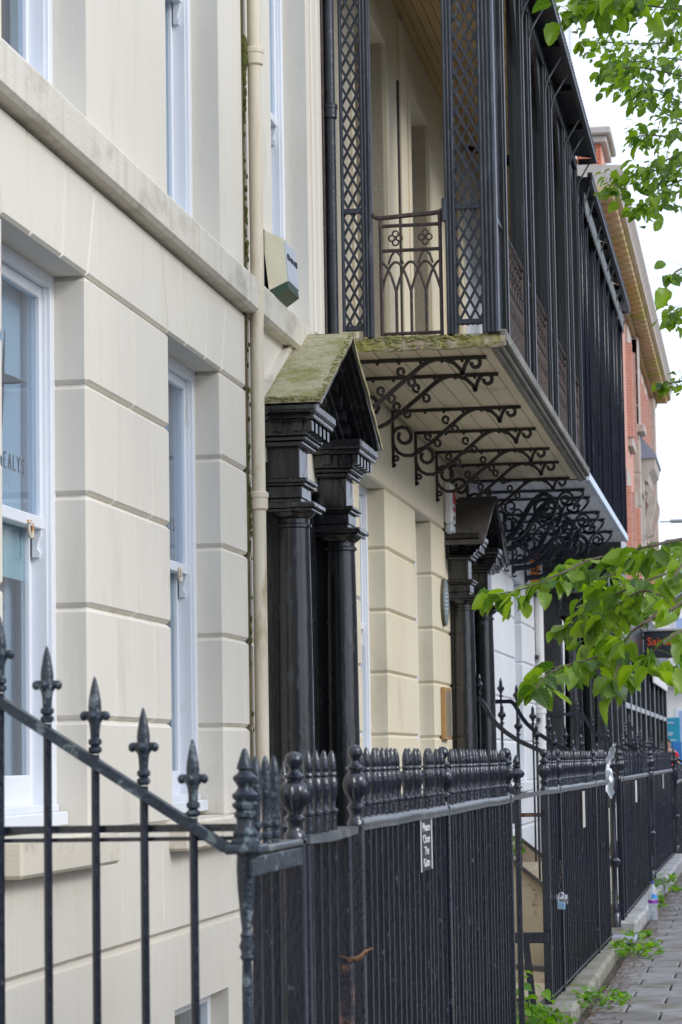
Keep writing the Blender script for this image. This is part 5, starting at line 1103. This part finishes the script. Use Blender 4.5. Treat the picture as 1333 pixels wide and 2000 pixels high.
# stone-dressed windows
for (wy, w_, z0, z1) in ((64.2, 1.4, 9.1, 11.4), (69.3, .9, 8.9, 11.3), (71.5, .9, 8.9, 11.3), (73.7, .9, 8.9, 11.3), (62, 1.2, 5.2, 7.7), (66.5, 1.2, 5.0, 7.6), (71.0, 1.0, 5.0, 7.4), (74, 1.0, 5.0, 7.4), (57, 1.2, 5.2, 7.7), (57, 1.2, 9.1, 11.4), (53, 1.2, 9.1, 11.4)):
    f = obj('window', MB().cbox(xf - .05, xf + .07, wy - w_ / 2 - .25, wy + w_ / 2 + .25, z1, z1 + .42, .01), M['stone'], BB); obj('sill', MB().cbox(xf - .05, xf + .12, wy - w_ / 2 - .2, wy + w_ / 2 + .2, z0 - .22, z0, .01), M['stone'], f)
    obj('frame', MB().box(xf - .03, xf + .02, wy - w_ / 2, wy - w_ / 2 + .08, z0, z1).box(xf - .03, xf + .02, wy + w_ / 2 - .08, wy + w_ / 2, z0, z1).box(xf - .03, xf + .02, wy - w_ / 2 + .08, wy + w_ / 2 - .08, (z0 + z1) / 2 - .04, (z0 + z1) / 2 + .04), M['timber'], f)
    obj('pane', MB().box(xf - .02, xf + .005, wy - w_ / 2 + .08, wy + w_ / 2 - .08, z0, z1), M['shopglass'], f)
    for sy in (-1, 1): obj('brick_architrave', MB().box(xf, xf + .15, wy + sy * (w_ / 2 + .12) - .11, wy + sy * (w_ / 2 + .12) + .11, z0, z1), M['brickwall'], f)
for wy in (66.2, 77.5):
    q = MB(); 
    for i in range(9): obj('quoin_stone', MB().cbox(xf - .05, xf + .16, wy, wy + .75, 4.3 + i * .85, 5.14 + i * .85, .012), M['stone'], BB)
# hooded stone doorcase / window hood with scroll console
obj('hood_roof', MB().prism([(xf, 9.75), (xf + .55, 9.05), (xf + .55, 8.98), (xf, 8.98)], 'y', 66.9, 70.2), M['leadgrey'], BB)
obj('hood_cornice', MB().prism([(xf, 8.98), (xf + .52, 8.98), (xf + .48, 8.75), (xf + .34, 8.6), (xf + .30, 8.4), (xf, 8.4)], 'y', 66.95, 70.15), M['stone'], BB)
for yy in (67.0, 69.6):
    q = MB(); up_ = (0, 1, 0)
    obj('console', MB().cbox(xf, xf + .22, yy - .1, yy + .5, 6.6, 8.4, .02), M['stone'], BB)
    sc = smooth2([(xf + .24, 8.25), (xf + .40, 8.1), (xf + .42, 7.8), (xf + .30, 7.5), (xf + .26, 7.2), (xf + .34, 7.0)], 2)
    q.tube([(p[0], yy + .2, p[1]) for p in sc], 1, flat=(.42, .16), up=up_); q.tube([(xf + .12 + .10 * math.cos(R(a)), yy - .12, 8.0 + .13 * math.sin(R(a))) for a in range(0, 541, 30)], .03, 5); q.tube([(xf + .12 + .07 * math.cos(R(a)), yy - .12, 7.0 + .08 * math.sin(R(a))) for a in range(0, 361, 30)], .03, 5)
    q.ball((xf + .18, yy + .2, 6.45), .16, 8)
    obj('scroll', q, M['stone'], BB)
obj('stone_pilaster', MB().cbox(xf - .02, xf + .18, 66.2, 66.95, 9.7, 12.0, .015).cbox(xf - .02, xf + .3, 66.0, 67.1, 9.55, 9.75, .02), M['stone'], BB)

SH = thing('shopfront', (0, 51, 0), 'charcoal framed glass shopfront below the red brick building', 'shopfront')
sx = .32
obj('stall_riser', MB().box(-.3, sx, 49.0, 71.5, -.1, .45), M['shopdark'], SH)
obj('fascia_board', MB().cbox(-.3, sx + .12, 48.5, 71.6, 3.3, 4.05, .02), M['shopdark'], SH)
obj('fascia_cornice', MB().prism([(-.2, 4.05), (sx + .15, 4.05), (sx + .36, 4.22), (sx + .36, 4.32), (-.2, 4.55)], 'y', 48.4, 72), M['white'], SH)
obj('fascia_panel', MB().cbox(sx + .12, sx + .16, 60.5, 69.5, 3.1, 3.5, .01), M['plastic_w'], SH)
ys_ = [49.0, 51.2, 53.3, 55.4, 57.8, 60.4, 62.9, 65.6, 68.4, 71.2]
for i, yy in enumerate(ys_):
    obj('mullion', MB().cbox(sx - .06, sx + .06, yy, yy + .30, .45, 3.3, .01), M['shopdark'], SH)
    if i in (1, 2, 4, 6): obj('metal_trim', MB().box(sx + .06, sx + .075, yy + .02, yy + .16, .45, 3.25), M['shopgrey'], SH)
for a, b in zip(ys_, ys_[1:]):
    obj('glass_pane', MB().box(sx - .05, sx - .04, a + .3, b, .45, 3.3), M['shopglass'], SH)
    obj('transom', MB().box(sx - .03, sx + .05, a + .3, b, 2.35, 2.45), M['shopgrey'], SH)
for a, b in ((55.8, 57.0), (58.2, 59.0)): obj('window_vinyl', MB().box(sx - .038, sx - .032, a, b, .5, 2.34), M['shopgreen'], SH)
SG = thing('hanging_sign', (.4, 56, 3.5), 'black projecting shop sign with orange lettering behind the leaves', 'sign')
obj('panel', MB().cbox(.455, 1.72, 56.0, 56.14, 3.50, 4.06, .015), M['shopdark'], SG)
obj('top_trim', MB().cbox(.455, 1.73, 55.97, 56.17, 4.06, 4.12, .012), M['shopgrey'], SG)
obj('arm', MB().box(.3, .455, 56.04, 56.10, 3.9, 3.96).box(.3, .455, 56.04, 56.10, 3.56, 3.62), M['iron'], SG)
text('lettering', "Sainsbury's", .235, (.525, 55.994, 3.77), (R(90), 0, 0), M['signorange'], SG, .004)

FB = thing('far_building', (-1, 112, 0), 'pale ivory building across the junction with blue grey windows', 'building')
obj('facade_wall', MB().box(-14, 14, 112, 122, -.2, 10.2), M['facade'], FB)
obj('cornice', MB().cbox(-14.1, 14.1, 111.6, 112, 9.6, 10.2, .05).cbox(-14.1, 14.1, 111.75, 112, 4.25, 4.55, .05), M['facade'], FB)
for r_, (z0, z1) in enumerate(((.5, 3.4), (4.9, 7.3), (7.9, 9.4))):
    for i in range(-6, 7):
        xx = -.05 + i * 2.05
        f = obj('window', MB().box(xx - .55, xx + .55, 111.94, 111.99, z0, z1), M['timber'], FB)
        obj('pane', MB().box(xx - .45, xx - .03, 111.92, 111.94, z0 + .1, z1 - .1).box(xx + .03, xx + .45, 111.92, 111.94, z0 + .1, z1 - .1), M['bluewin'], f)
for i in range(-6, 7):
    xx = -.05 + i * 2.05; q = MB().box(xx - .75, xx + .75, 111.3, 111.34, 4.95, 4.99).box(xx - .75, xx + .75, 111.3, 111.34, 4.55, 4.59)
    for k_ in range(8): q.box(xx - .74 + k_ * .21, xx - .72 + k_ * .21, 111.3, 111.33, 4.57, 4.97)
    q.box(xx - .8, xx + .8, 111.28, 112, 4.46, 4.55); obj('balconette', q, M['iron'], FB)
HO = thing('hoarding', (.0, 92, 0), 'teal information board standing at the far junction', 'board')
obj('panel', MB().cbox(-.55, .12, 92, 92.08, .9, 2.74, .01), M['teal'], HO); obj('lower_panel', MB().cbox(-.15, .16, 91.9, 91.99, .5, 1.9, .01), M['blue'], HO)
for xx in (-.5, .06): obj('leg', MB().box(xx, xx + .06, 92.0, 92.06, -.1, .9), M['lampgrey'], HO)
q = MB()
for z in (2.55, 2.2, 2.13, 1.95, 1.88, 1.80): q.box(-.42, -.12 + rnd.uniform(-.1, .1), 91.985, 91.995, z, z + .022)
obj('text_lines', q, M['noticew'], HO)
# van crossing at the junction
VN = thing('van', (2.6, 88, -.1), 'yellow and red van at the right edge of the far junction', 'van')
vb = MB().prism([(.78, .45), (.75, 1.15), (.90, 1.30), (1.30, 2.15), (1.5, 2.32), (5.6, 2.32), (5.7, 2.2), (5.7, .45)], 'y', 87.0, 88.9)
obj('body', vb, M['yellow'], VN)
obj('red_stripe', MB().box(.74, 5.72, 86.985, 88.92, .82, 1.18), M['vehred'], VN); obj('bumper', MB().cbox(.62, .9, 86.98, 88.92, .35, .62, .03), M['rubber'], VN)
obj('windscreen', MB().prism([(.92, 1.36), (1.28, 2.08), (1.26, 2.10), (.90, 1.37)], 'y', 87.1, 88.8), M['shopglass'], VN); obj('side_window', MB().prism([(1.1, 1.36), (1.38, 2.05), (2.1, 2.05), (2.1, 1.36)], 'y', 86.98, 86.999), M['shopglass'], VN)
obj('roof_sign', MB().cbox(1.6, 2.2, 87.3, 88.6, 2.32, 2.48, .03), M['vehred'], VN)
for xx in (1.5, 4.8):
    for yy in (86.99, 88.7):
        wlo = obj('wheel', MB().prism([(xx + .34 * math.cos(R(a)), .22 + .34 * math.sin(R(a))) for a in range(0, 360, 20)], 'y', yy, yy + .2), M['rubber'], VN); obj('hub', MB().prism([(xx + .18 * math.cos(R(a)), .22 + .18 * math.sin(R(a))) for a in range(0, 360, 30)], 'y', yy - .01, yy + .21), M['steel'], wlo)
obj('headlamp', MB().cbox(.72, .80, 87.1, 87.4, .75, .95, .02), M['plastic_w'], VN)
LP = thing('street_lamp', (4.6, 60, 0), 'thin grey street lamp whose long arm reaches over the road', 'street lamp')
obj('column', MB().tube([(4.6, 60, 0), (4.6, 60, 3), (4.6, 60, 6.2)], [.09, .075, .06], 12), M['lampgrey'], LP)
obj('arm', MB().tube(smooth2([(4.6, 60, 6.2), (4.55, 60, 6.55), (4.1, 60, 6.68), (2.4, 60, 6.72), (1.2, 60, 6.73)]), .03, 8), M['lampgrey'], LP)
obj('lantern', MB().cbox(.95, 1.55, 59.9, 60.1, 6.70, 6.78, .03).cbox(.72, .98, 59.97, 60.03, 6.72, 6.75, .01), M['lampgrey'], LP)

# ------------------------------------------------------------------ person far down the pavement
def skin_body(name, verts, edges, radii, m, parent, sub=2):
    base = org(parent); me = bpy.data.meshes.new(name); me.from_pydata([Vector(v) - base for v in verts], edges, []); o = link(name, me, parent)
    o.modifiers.new('skin', 'SKIN')
    for i, r in enumerate(radii): me.skin_vertices[0].data[i].radius = r if isinstance(r, tuple) else (r, r)
    me.skin_vertices[0].data[0].use_root = True
    s_ = o.modifiers.new('sub', 'SUBSURF'); s_.levels = sub; s_.render_levels = sub; me.materials.append(m); return o
hx, hy, hz = .30, 74.0, .10
PE = thing('person', (hx, hy, hz), 'person in a red polo shirt with dark bag strap walking by the shopfront', 'person')
def pp(x, y, z): return (hx + x, hy + y, hz + z)
bv = [pp(0, 0, .95), pp(0, 0, 1.12), pp(0, 0, 1.32), pp(0, 0, 1.45), pp(0, -.01, 1.53), pp(0, -.02, 1.62), pp(0, -.03, 1.72),
      pp(-.19, 0, 1.42), pp(-.25, .02, 1.15), pp(-.22, -.08, .92), pp(-.21, -.10, .84), pp(.19, 0, 1.42), pp(.27, .03, 1.15), pp(.28, -.05, .92), pp(.28, -.07, .84),
      pp(-.10, 0, .90), pp(-.11, -.10, .50), pp(-.11, -.02, .08), pp(-.11, -.16, .04), pp(.10, 0, .90), pp(.11, .10, .50), pp(.11, .28, .12), pp(.11, .17, .05)]
be = [(0, 1), (1, 2), (2, 3), (3, 4), (4, 5), (5, 6), (3, 7), (7, 8), (8, 9), (9, 10), (3, 11), (11, 12), (12, 13), (13, 14), (0, 15), (15, 16), (16, 17), (17, 18), (0, 19), (19, 20), (20, 21), (21, 22)]
br_ = [(.15, .11), (.15, .11), (.17, .12), (.15, .10), .055, (.075, .09), (.065, .08), .065, .048, .034, .03, .065, .048, .034, .03, .085, .06, .045, .04, .085, .06, .045, .04]
skin_body('body', bv, be, br_, M['skin'], PE)
skin_body('shirt', [bv[0], bv[1], bv[2], bv[3], bv[7], pp(-.225, .01, 1.26), bv[11], pp(.235, .015, 1.26)], [(0, 1), (1, 2), (2, 3), (3, 4), (4, 5), (3, 6), (6, 7)], [(.175, .135), (.17, .13), (.19, .14), (.17, .12), .085, .075, .085, .075], M['shirt'], PE)
skin_body('trousers', [bv[0], bv[15], bv[16], pp(-.11, -.02, .12), bv[19], bv[20], pp(.11, .27, .16)], [(0, 1), (1, 2), (2, 3), (0, 4), (4, 5), (5, 6)], [(.165, .125), .10, .08, .065, .10, .08, .065], M['trouser'], PE)
hd = MB().ball(pp(0, -.01, 1.70), .098, 10, (.85, 1, 1.05)); obj('hair', hd, M['hair'], PE)
obj('face', MB().ball(pp(0, -.075, 1.655), .062, 8, (.95, .75, 1.25)).ball(pp(0, -.125, 1.65), .014, 6, (.8, 1, 1.3)), M['skin'], PE)
obj('eyes', MB().ball(pp(-.028, -.118, 1.675), .010, 6).ball(pp(.028, -.118, 1.675), .010, 6), M['dark'], PE)
obj('strap', MB().tube([pp(.12, -.115, 1.46), pp(.03, -.15, 1.30), pp(-.10, -.15, 1.12)], 1, flat=(.012, .04), up=(0, 1, 0)), M['dark'], PE)
for sx_ in (-1, 1):
    hb = Vector(pp(-.21, -.10, .84) if sx_ < 0 else pp(.28, -.07, .84)); q = MB()
    for k_, (L_, o_) in enumerate(((.075, -.024), (.085, -.008), (.08, .008), (.062, .024))): q.tube([hb + Vector((0, o_, .0)), hb + Vector((.004, o_ * 1.1, -L_ * .6)), hb + Vector((.0, o_ - .012, -L_ - .02))], [.010, .009, .007], 6)
    q.tube([hb + Vector((0, -.028, .02)), hb + Vector((.0, -.05, -.01)), hb + Vector((0, -.052, -.045))], [.011, .010, .008], 6)
    obj('fingers', q, M['skin'], PE)

# ------------------------------------------------------------------ street tree
def leaf_mesh(seed, n=9, ratio=.35):
    r_ = random.Random(seed); vs = []; uv = []; fs = []
    for i in range(n + 1):
        t = i / n; prof = math.sin(math.pi * t ** .82) ** .75 * ratio * (1 if 0 < i < n else 0) + (0 if i else .0)
        z = -(.10 + .09 * seed) * t * t + .035 * math.sin(t * 6 + seed * 2); ser = 1 + (.10 if i % 2 else -.04)
        sx_ = t * 1.0
        vs.append((sx_, 0, z)); uv.append((t, 0))
        for s_ in (-1, 1):
            w = prof * ser * (1 + r_.uniform(-.05, .05)); vs.append((sx_ - .05 * (i % 2) + .02, s_ * w, z + abs(w) * (.15 + .17 * seed) + r_.uniform(-.01, .01))); uv.append((t, s_ * w / .8))
    for i in range(n):
        a, b = i * 3, i * 3 + 3
        fs.append((a, b, b + 1, a + 1)); fs.append((a, a + 2, b + 2, b))
    return vs, fs, uv
LV = [leaf_mesh(s) for s in range(4)]
def leaf_data(k_, name, m):
    vs, fs, uv = LV[k_]; me = bpy.data.meshes.new(name); me.from_pydata(vs, [], fs); ul = me.uv_layers.new(name='UVMap')
    for lp in me.loops: ul.data[lp.index].uv = uv[lp.vertex_index]
    for p in me.polygons: p.use_smooth = True
    me.materials.append(m); return me
LM = [leaf_data(k_, 'leaf', M['leaf']) for k_ in range(4)]
def leaf_matrix(p, d, size, roll):
    d = Vector(d).normalized(); up_ = Vector((0, 0, 1)); sd = up_.cross(d); sd = sd.normalized() if sd.length > .05 else Vector((1, 0, 0)); nn = d.cross(sd)
    m3 = Matrix((d, sd, nn)).transposed() @ Matrix.Rotation(roll, 3, 'X')
    return Matrix.Translation(p) @ (m3 * size).to_4x4()
TR = thing('street_tree', (5.3, 12.5, 0), 'street tree reaching in from the right with bright green serrated leaves', 'tree')
obj('trunk', MB().tube([(5.3, 12.5, -.05), (5.28, 12.5, 1.2), (5.2, 12.45, 2.6), (5.1, 12.3, 3.6), (4.9, 12.4, 5.2), (4.85, 12.5, 7.5)], [.24, .17, .15, .13, .10, .04], 12), M['bark'], TR)
BR = {'L1': [(2.58, 9.2, 2.2), (2.51, 9.08, 2.18), (2.42, 8.96, 2.15), (2.3, 9.44, 2.17), (2.21, 9.32, 2.14), (2.16, 9.2, 2.1), (2.11, 9.08, 2.07), (2.02, 8.96, 2.02), (1.89, 9.2, 2.02)],
'L2': [(2.58, 8.8, 1.96), (2.5, 8.68, 1.91), (2.41, 8.56, 1.86), (2.34, 9.04, 1.82), (2.26, 8.92, 1.78), (2.16, 8.8, 1.75), (2.11, 8.68, 1.72), (2.09, 8.56, 1.67)],
'L3': [(2.57, 9.6, 2.13), (2.43, 9.48, 2.08), (2.31, 9.36, 2.02), (2.19, 9.84, 2.0), (2.11, 9.72, 1.93)],
'L4': [(2.59, 8.4, 1.85), (2.54, 8.28, 1.82), (2.5, 8.16, 1.78), (2.45, 8.64, 1.77)],
'L5': [(2.55, 10.0, 2.09), (2.43, 9.88, 2.05), (2.34, 9.76, 2.01), (2.22, 10.24, 1.94), (2.18, 10.12, 1.87)],
'L6': [(2.38, 9.0, 1.87), (2.35, 8.88, 1.77), (2.33, 8.76, 1.7)],
'L7': [(2.56, 9.8, 2.21), (2.44, 9.68, 2.15), (2.32, 9.56, 2.11), (2.2, 10.04, 2.12)],
'L8': [(2.6, 8.4, 2.08), (2.57, 8.28, 2.03), (2.55, 8.16, 1.99)],
'L9': [(2.57, 9.4, 2.04), (2.49, 9.28, 2.0), (2.41, 9.16, 2.03), (2.29, 9.64, 1.98), (2.21, 9.52, 1.93)],
'U1': [(2.6, 11.0, 4.59), (2.46, 10.88, 4.58), (2.34, 10.76, 4.58), (2.19, 11.24, 4.71), (2.08, 11.12, 4.65)],
'U1b': [(2.59, 11.62, 4.84), (2.45, 11.5, 4.82), (2.27, 11.38, 4.8), (2.12, 11.26, 4.74)],
'U2': [(2.52, 15.0, 5.56), (2.3, 14.88, 5.51), (2.14, 14.76, 5.5), (1.99, 15.24, 5.64), (1.89, 15.12, 5.6)],
'U3': [(2.54, 13.5, 4.95), (2.4, 13.38, 4.96), (2.28, 13.26, 4.96), (2.16, 13.74, 5.07), (2.09, 13.62, 5.01)],
'U3b': [(2.53, 14.62, 5.33), (2.4, 14.5, 5.33), (2.26, 14.38, 5.28), (2.14, 14.26, 5.26), (2.06, 14.74, 5.37)],
'U4': [(2.53, 14.0, 4.83), (2.41, 13.88, 4.85), (2.32, 13.76, 4.92), (2.19, 14.24, 5.13), (2.12, 14.12, 5.08)],
'U5': [(2.52, 14.5, 4.89), (2.39, 14.38, 4.85), (2.3, 14.26, 4.84), (2.21, 14.74, 4.94)],
'U5b': [(2.55, 13.12, 4.71), (2.46, 13.0, 4.72), (2.4, 12.88, 4.74), (2.32, 12.76, 4.7)],
'U6': [(2.54, 13.0, 4.38), (2.43, 12.88, 4.33), (2.35, 12.76, 4.3), (2.24, 13.24, 4.39), (2.16, 13.12, 4.31), (2.15, 13.0, 4.26)],
'U6b': [(2.55, 12.62, 4.34), (2.47, 12.5, 4.3), (2.4, 12.38, 4.25), (2.36, 12.26, 4.2)],
'U7': [(2.52, 14.0, 4.47), (2.4, 13.88, 4.41), (2.31, 13.76, 4.34), (2.22, 14.24, 4.42)],
'U7b': [(2.54, 13.12, 4.34), (2.45, 13.0, 4.28), (2.4, 12.88, 4.23), (2.37, 12.76, 4.17)],
'U8': [(2.59, 10.0, 3.31), (2.55, 9.88, 3.27), (2.53, 9.76, 3.23)],
'U9': [(2.52, 13.0, 3.66), (2.47, 12.88, 3.62), (2.44, 12.76, 3.55)],
'U10': [(2.48, 14.12, 3.45), (2.42, 14.0, 3.43), (2.36, 13.88, 3.4)],
'U11': [(2.54, 14.12, 5.4), (2.47, 14.0, 5.38), (2.45, 13.88, 5.28)]}
rt = random.Random(21); leaves = []
lim = {'L': (4.95, 12.35, 3.4), 'U': (4.9, 12.4, 5.0)}
for key, pts in BR.items():
    a = lim[key[0]]; p0 = pts[0]
    mid = ((p0[0] + a[0]) / 2, (p0[1] + a[1]) / 2, (p0[2] + a[2]) / 2 + .25)
    fine = [Vector(v) for v in smooth2(pts, 2)]; full = [Vector(v) for v in smooth2([a, mid, p0], 2)][:-1] + fine
    n_ = len(full); obj('branch', MB().tube(full, [max(.0022, .012 * max(0.0, 1 - i / (n_ * .62)) ** 1.3) + (.0018 if i < n_ * .8 else 0) for i in range(n_)], 6), M['bark'], TR)
    L_ = 0.0; nxt = 0.0; low = key[0] == 'L'; side = 1
    for u, v in zip(fine, fine[1:]):
        seg = (v - u).length; d = (v - u).normalized()
        while nxt < L_ + seg:
            p = u.lerp(v, (nxt - L_) / seg); nxt += (.0175 if low else .0080) * rt.uniform(.6, 1.4); side = -side
            if key in ('U8',): nxt += .03
            sd = Vector((d.y, -d.x, 0)).normalized() * side
            dens = 1
            for _ in range(dens):
                dd = d * rt.uniform(.2, .9) + sd * rt.uniform(.2, .9) + Vector((0, 0, rt.uniform(-.95, .10)))
                tw = dd.normalized() * rt.uniform(.006, .06) + (Vector((rt.gauss(0, .018), rt.gauss(0, .05), rt.gauss(-.012, .022))) if low and key not in ('L1', 'L2') else Vector((0, 0, 0)))
                if not low: tw += Vector((rt.gauss(0, .03), rt.gauss(0, .06), rt.gauss(0, .034)))
                sz = (rt.uniform(.050, .095) if key in ('L1', 'L2', 'L4', 'L6') else rt.uniform(.035, .08)) if low else rt.choice([rt.uniform(.026, .045), rt.uniform(.026, .045), rt.uniform(.045, .075)]) * (1.45 if key in ('U1', 'U1b', 'U8') else 1)
                if low and 2.37 < (p + tw).x < 2.54 and 1.74 < (p + tw).z < 1.91: continue
                leaves.append((leaf_matrix(p + tw, dd, sz, rt.gauss(0, .7)), rt.randrange(4), sz / p.y, p, p + tw))
        L_ += seg
    tip = fine[-1]
    for _ in range(4):
        dd = (fine[-1] - fine[-2]).normalized() + Vector((rt.gauss(0, .5), rt.gauss(0, .5), rt.uniform(-.8, .1))); leaves.append((leaf_matrix(tip, dd, .085 if low else .07, rt.gauss(0, .5)), rt.randrange(4), .5, tip, tip))
# crown out of the frame, so that the tree stands complete
for _ in range(2600):
    p = Vector((rt.gauss(5.0, 1.0), rt.gauss(12.6, 1.3), rt.gauss(6.0, 1.1)))
    if p.x < 3.4: continue
    leaves.append((leaf_matrix(p, (rt.gauss(0, 1), rt.gauss(0, 1), rt.uniform(-1, .2)), rt.uniform(.08, .13), rt.gauss(0, .8)), rt.randrange(4), 0, p, p))
leaves.sort(key=lambda l: -l[2])
tw = MB()
for i, (mw, k_, _, p, q_) in enumerate(leaves):
    if (p - q_).length > .004: tw.tube([p, (p + q_) / 2 + Vector((0, 0, .004)), q_], .0011, 3, caps=False)
    if i < 290:
        o = bpy.data.objects.new('leaf', LM[k_]); COL.objects.link(o); o.parent = TR
        o.matrix_local = Matrix.Translation(-org(TR)) @ mw
vs = []; fs = []; uvs = []
for mw, k_, _, p, q_ in leaves[290:]:
    o_ = len(vs); v0, f0, u0 = LV[k_]; vs += [tuple(mw @ Vector(v) - org(TR)) for v in v0]; fs += [tuple(i + o_ for i in f) for f in f0]; uvs += u0
me = bpy.data.meshes.new('foliage'); me.from_pydata(vs, [], fs); ul = me.uv_layers.new(name='UVMap')
for lp in me.loops: ul.data[lp.index].uv = uvs[lp.vertex_index]
me.polygons.foreach_set('use_smooth', [True] * len(me.polygons)); me.materials.append(M['leaf'])
o = link('foliage', me, TR); o['kind'] = 'stuff'
obj('leaf_stalks', tw, M['weed'], TR)['kind'] = 'stuff'

# ------------------------------------------------------------------ weeds
def weed(label, x, y, z, n, r, h, size, tall=False):
    t = thing('weed', (x, y, z), label, 'weed', 'weeds along the railing foot'); vs = []; fs = []; uvs = []; st = MB()
    for i in range(n):
        if tall:
            k_ = i // 12; hh = h * (.25 + .75 * rt.random()) ; a = rt.random() * 6.28; b = Vector((x + rt.gauss(0, r * .35), y + rt.gauss(0, r * .35), z + hh * rt.random() ** .6)); d = Vector((math.cos(a), math.sin(a), rt.uniform(-.5, .2)))
            p = b + d * .02
            if i % 9 == 0: st.tube([(x + rt.gauss(0, .02), y, z), b], .004, 5)
        else:
            a = rt.random() * 6.28; q_ = r * rt.random() ** .5; p = Vector((x + q_ * math.cos(a) * .7, y + q_ * math.sin(a) * 1.3, z + h * rt.random() * (1 - q_ / r * .5))); d = Vector((math.cos(a), math.sin(a), rt.uniform(.0, .9)))
        mw = leaf_matrix(p, d, size * rt.uniform(.6, 1.25), rt.gauss(0, .5)); k_ = rt.randrange(4); o_ = len(vs); v0, f0, u0 = LV[k_]
        vs += [tuple(mw @ Vector(v) - org(t)) for v in v0]; fs += [tuple(i_ + o_ for i_ in f) for f in f0]; uvs += u0
    me = bpy.data.meshes.new('leaves'); me.from_pydata(vs, [], fs); ul = me.uv_layers.new(name='UVMap')
    for lp in me.loops: ul.data[lp.index].uv = uvs[lp.vertex_index]
    me.polygons.foreach_set('use_smooth', [True] * len(me.polygons)); me.materials.append(M['weed']); link('leaves', me, t)
    for _ in range(7):
        a = rt.random() * 6.28; st.tube([(x, y, z - .02), (x + .4 * r * math.cos(a) * .7, y + .4 * r * math.sin(a), z + h * .35), (x + .8 * r * math.cos(a) * .7, y + .8 * r * math.sin(a), z + h * .45)], .0028, 4)
    obj('stem', st, M['weed'], t)
weed('tall leafy weed growing in the gap before the padlocked railing', 1.60, 13.55, -.05, 120, .17, .42, .062, True)
weed('low nettle clump at the foot of the padlocked railing post', 1.70, 14.15, -.02, 80, .12, .24, .05, True)
weed('bright tuft of weed at the near end of the padlocked plinth', 1.83, 15.6, 0, 90, .24, .12, .05)
weed('bright tuft of weed at the far end of the padlocked plinth', 1.88, 19.4, 0, 110, .25, .16, .055)
weed('small weed sprouting beside the flat stone', 1.78, 21.4, 0, 40, .14, .07, .05)
weed('weed growing left of the water bottle', 1.785, 25.6, .0, 40, .11, .16, .055)
weed('weed peeping over the pale plinth behind the bottle', 1.80, 27.4, .1, 36, .16, .22, .06)
weed('low grassy weed on the pavement beyond the bottle', 2.02, 28.6, 0, 60, .3, .07, .07)
weed('leafy weed standing in the gap beside the white board', 1.56, 22.6, -.1, 50, .10, .42, .07, True)
weed('green sprig growing from the door steps seen through the gap', .52, 24.35, .50, 40, .12, .30, .07, True)
weed('weed at the farthest plinth corner', 1.86, 34.2, 0, 40, .3, .14, .07)
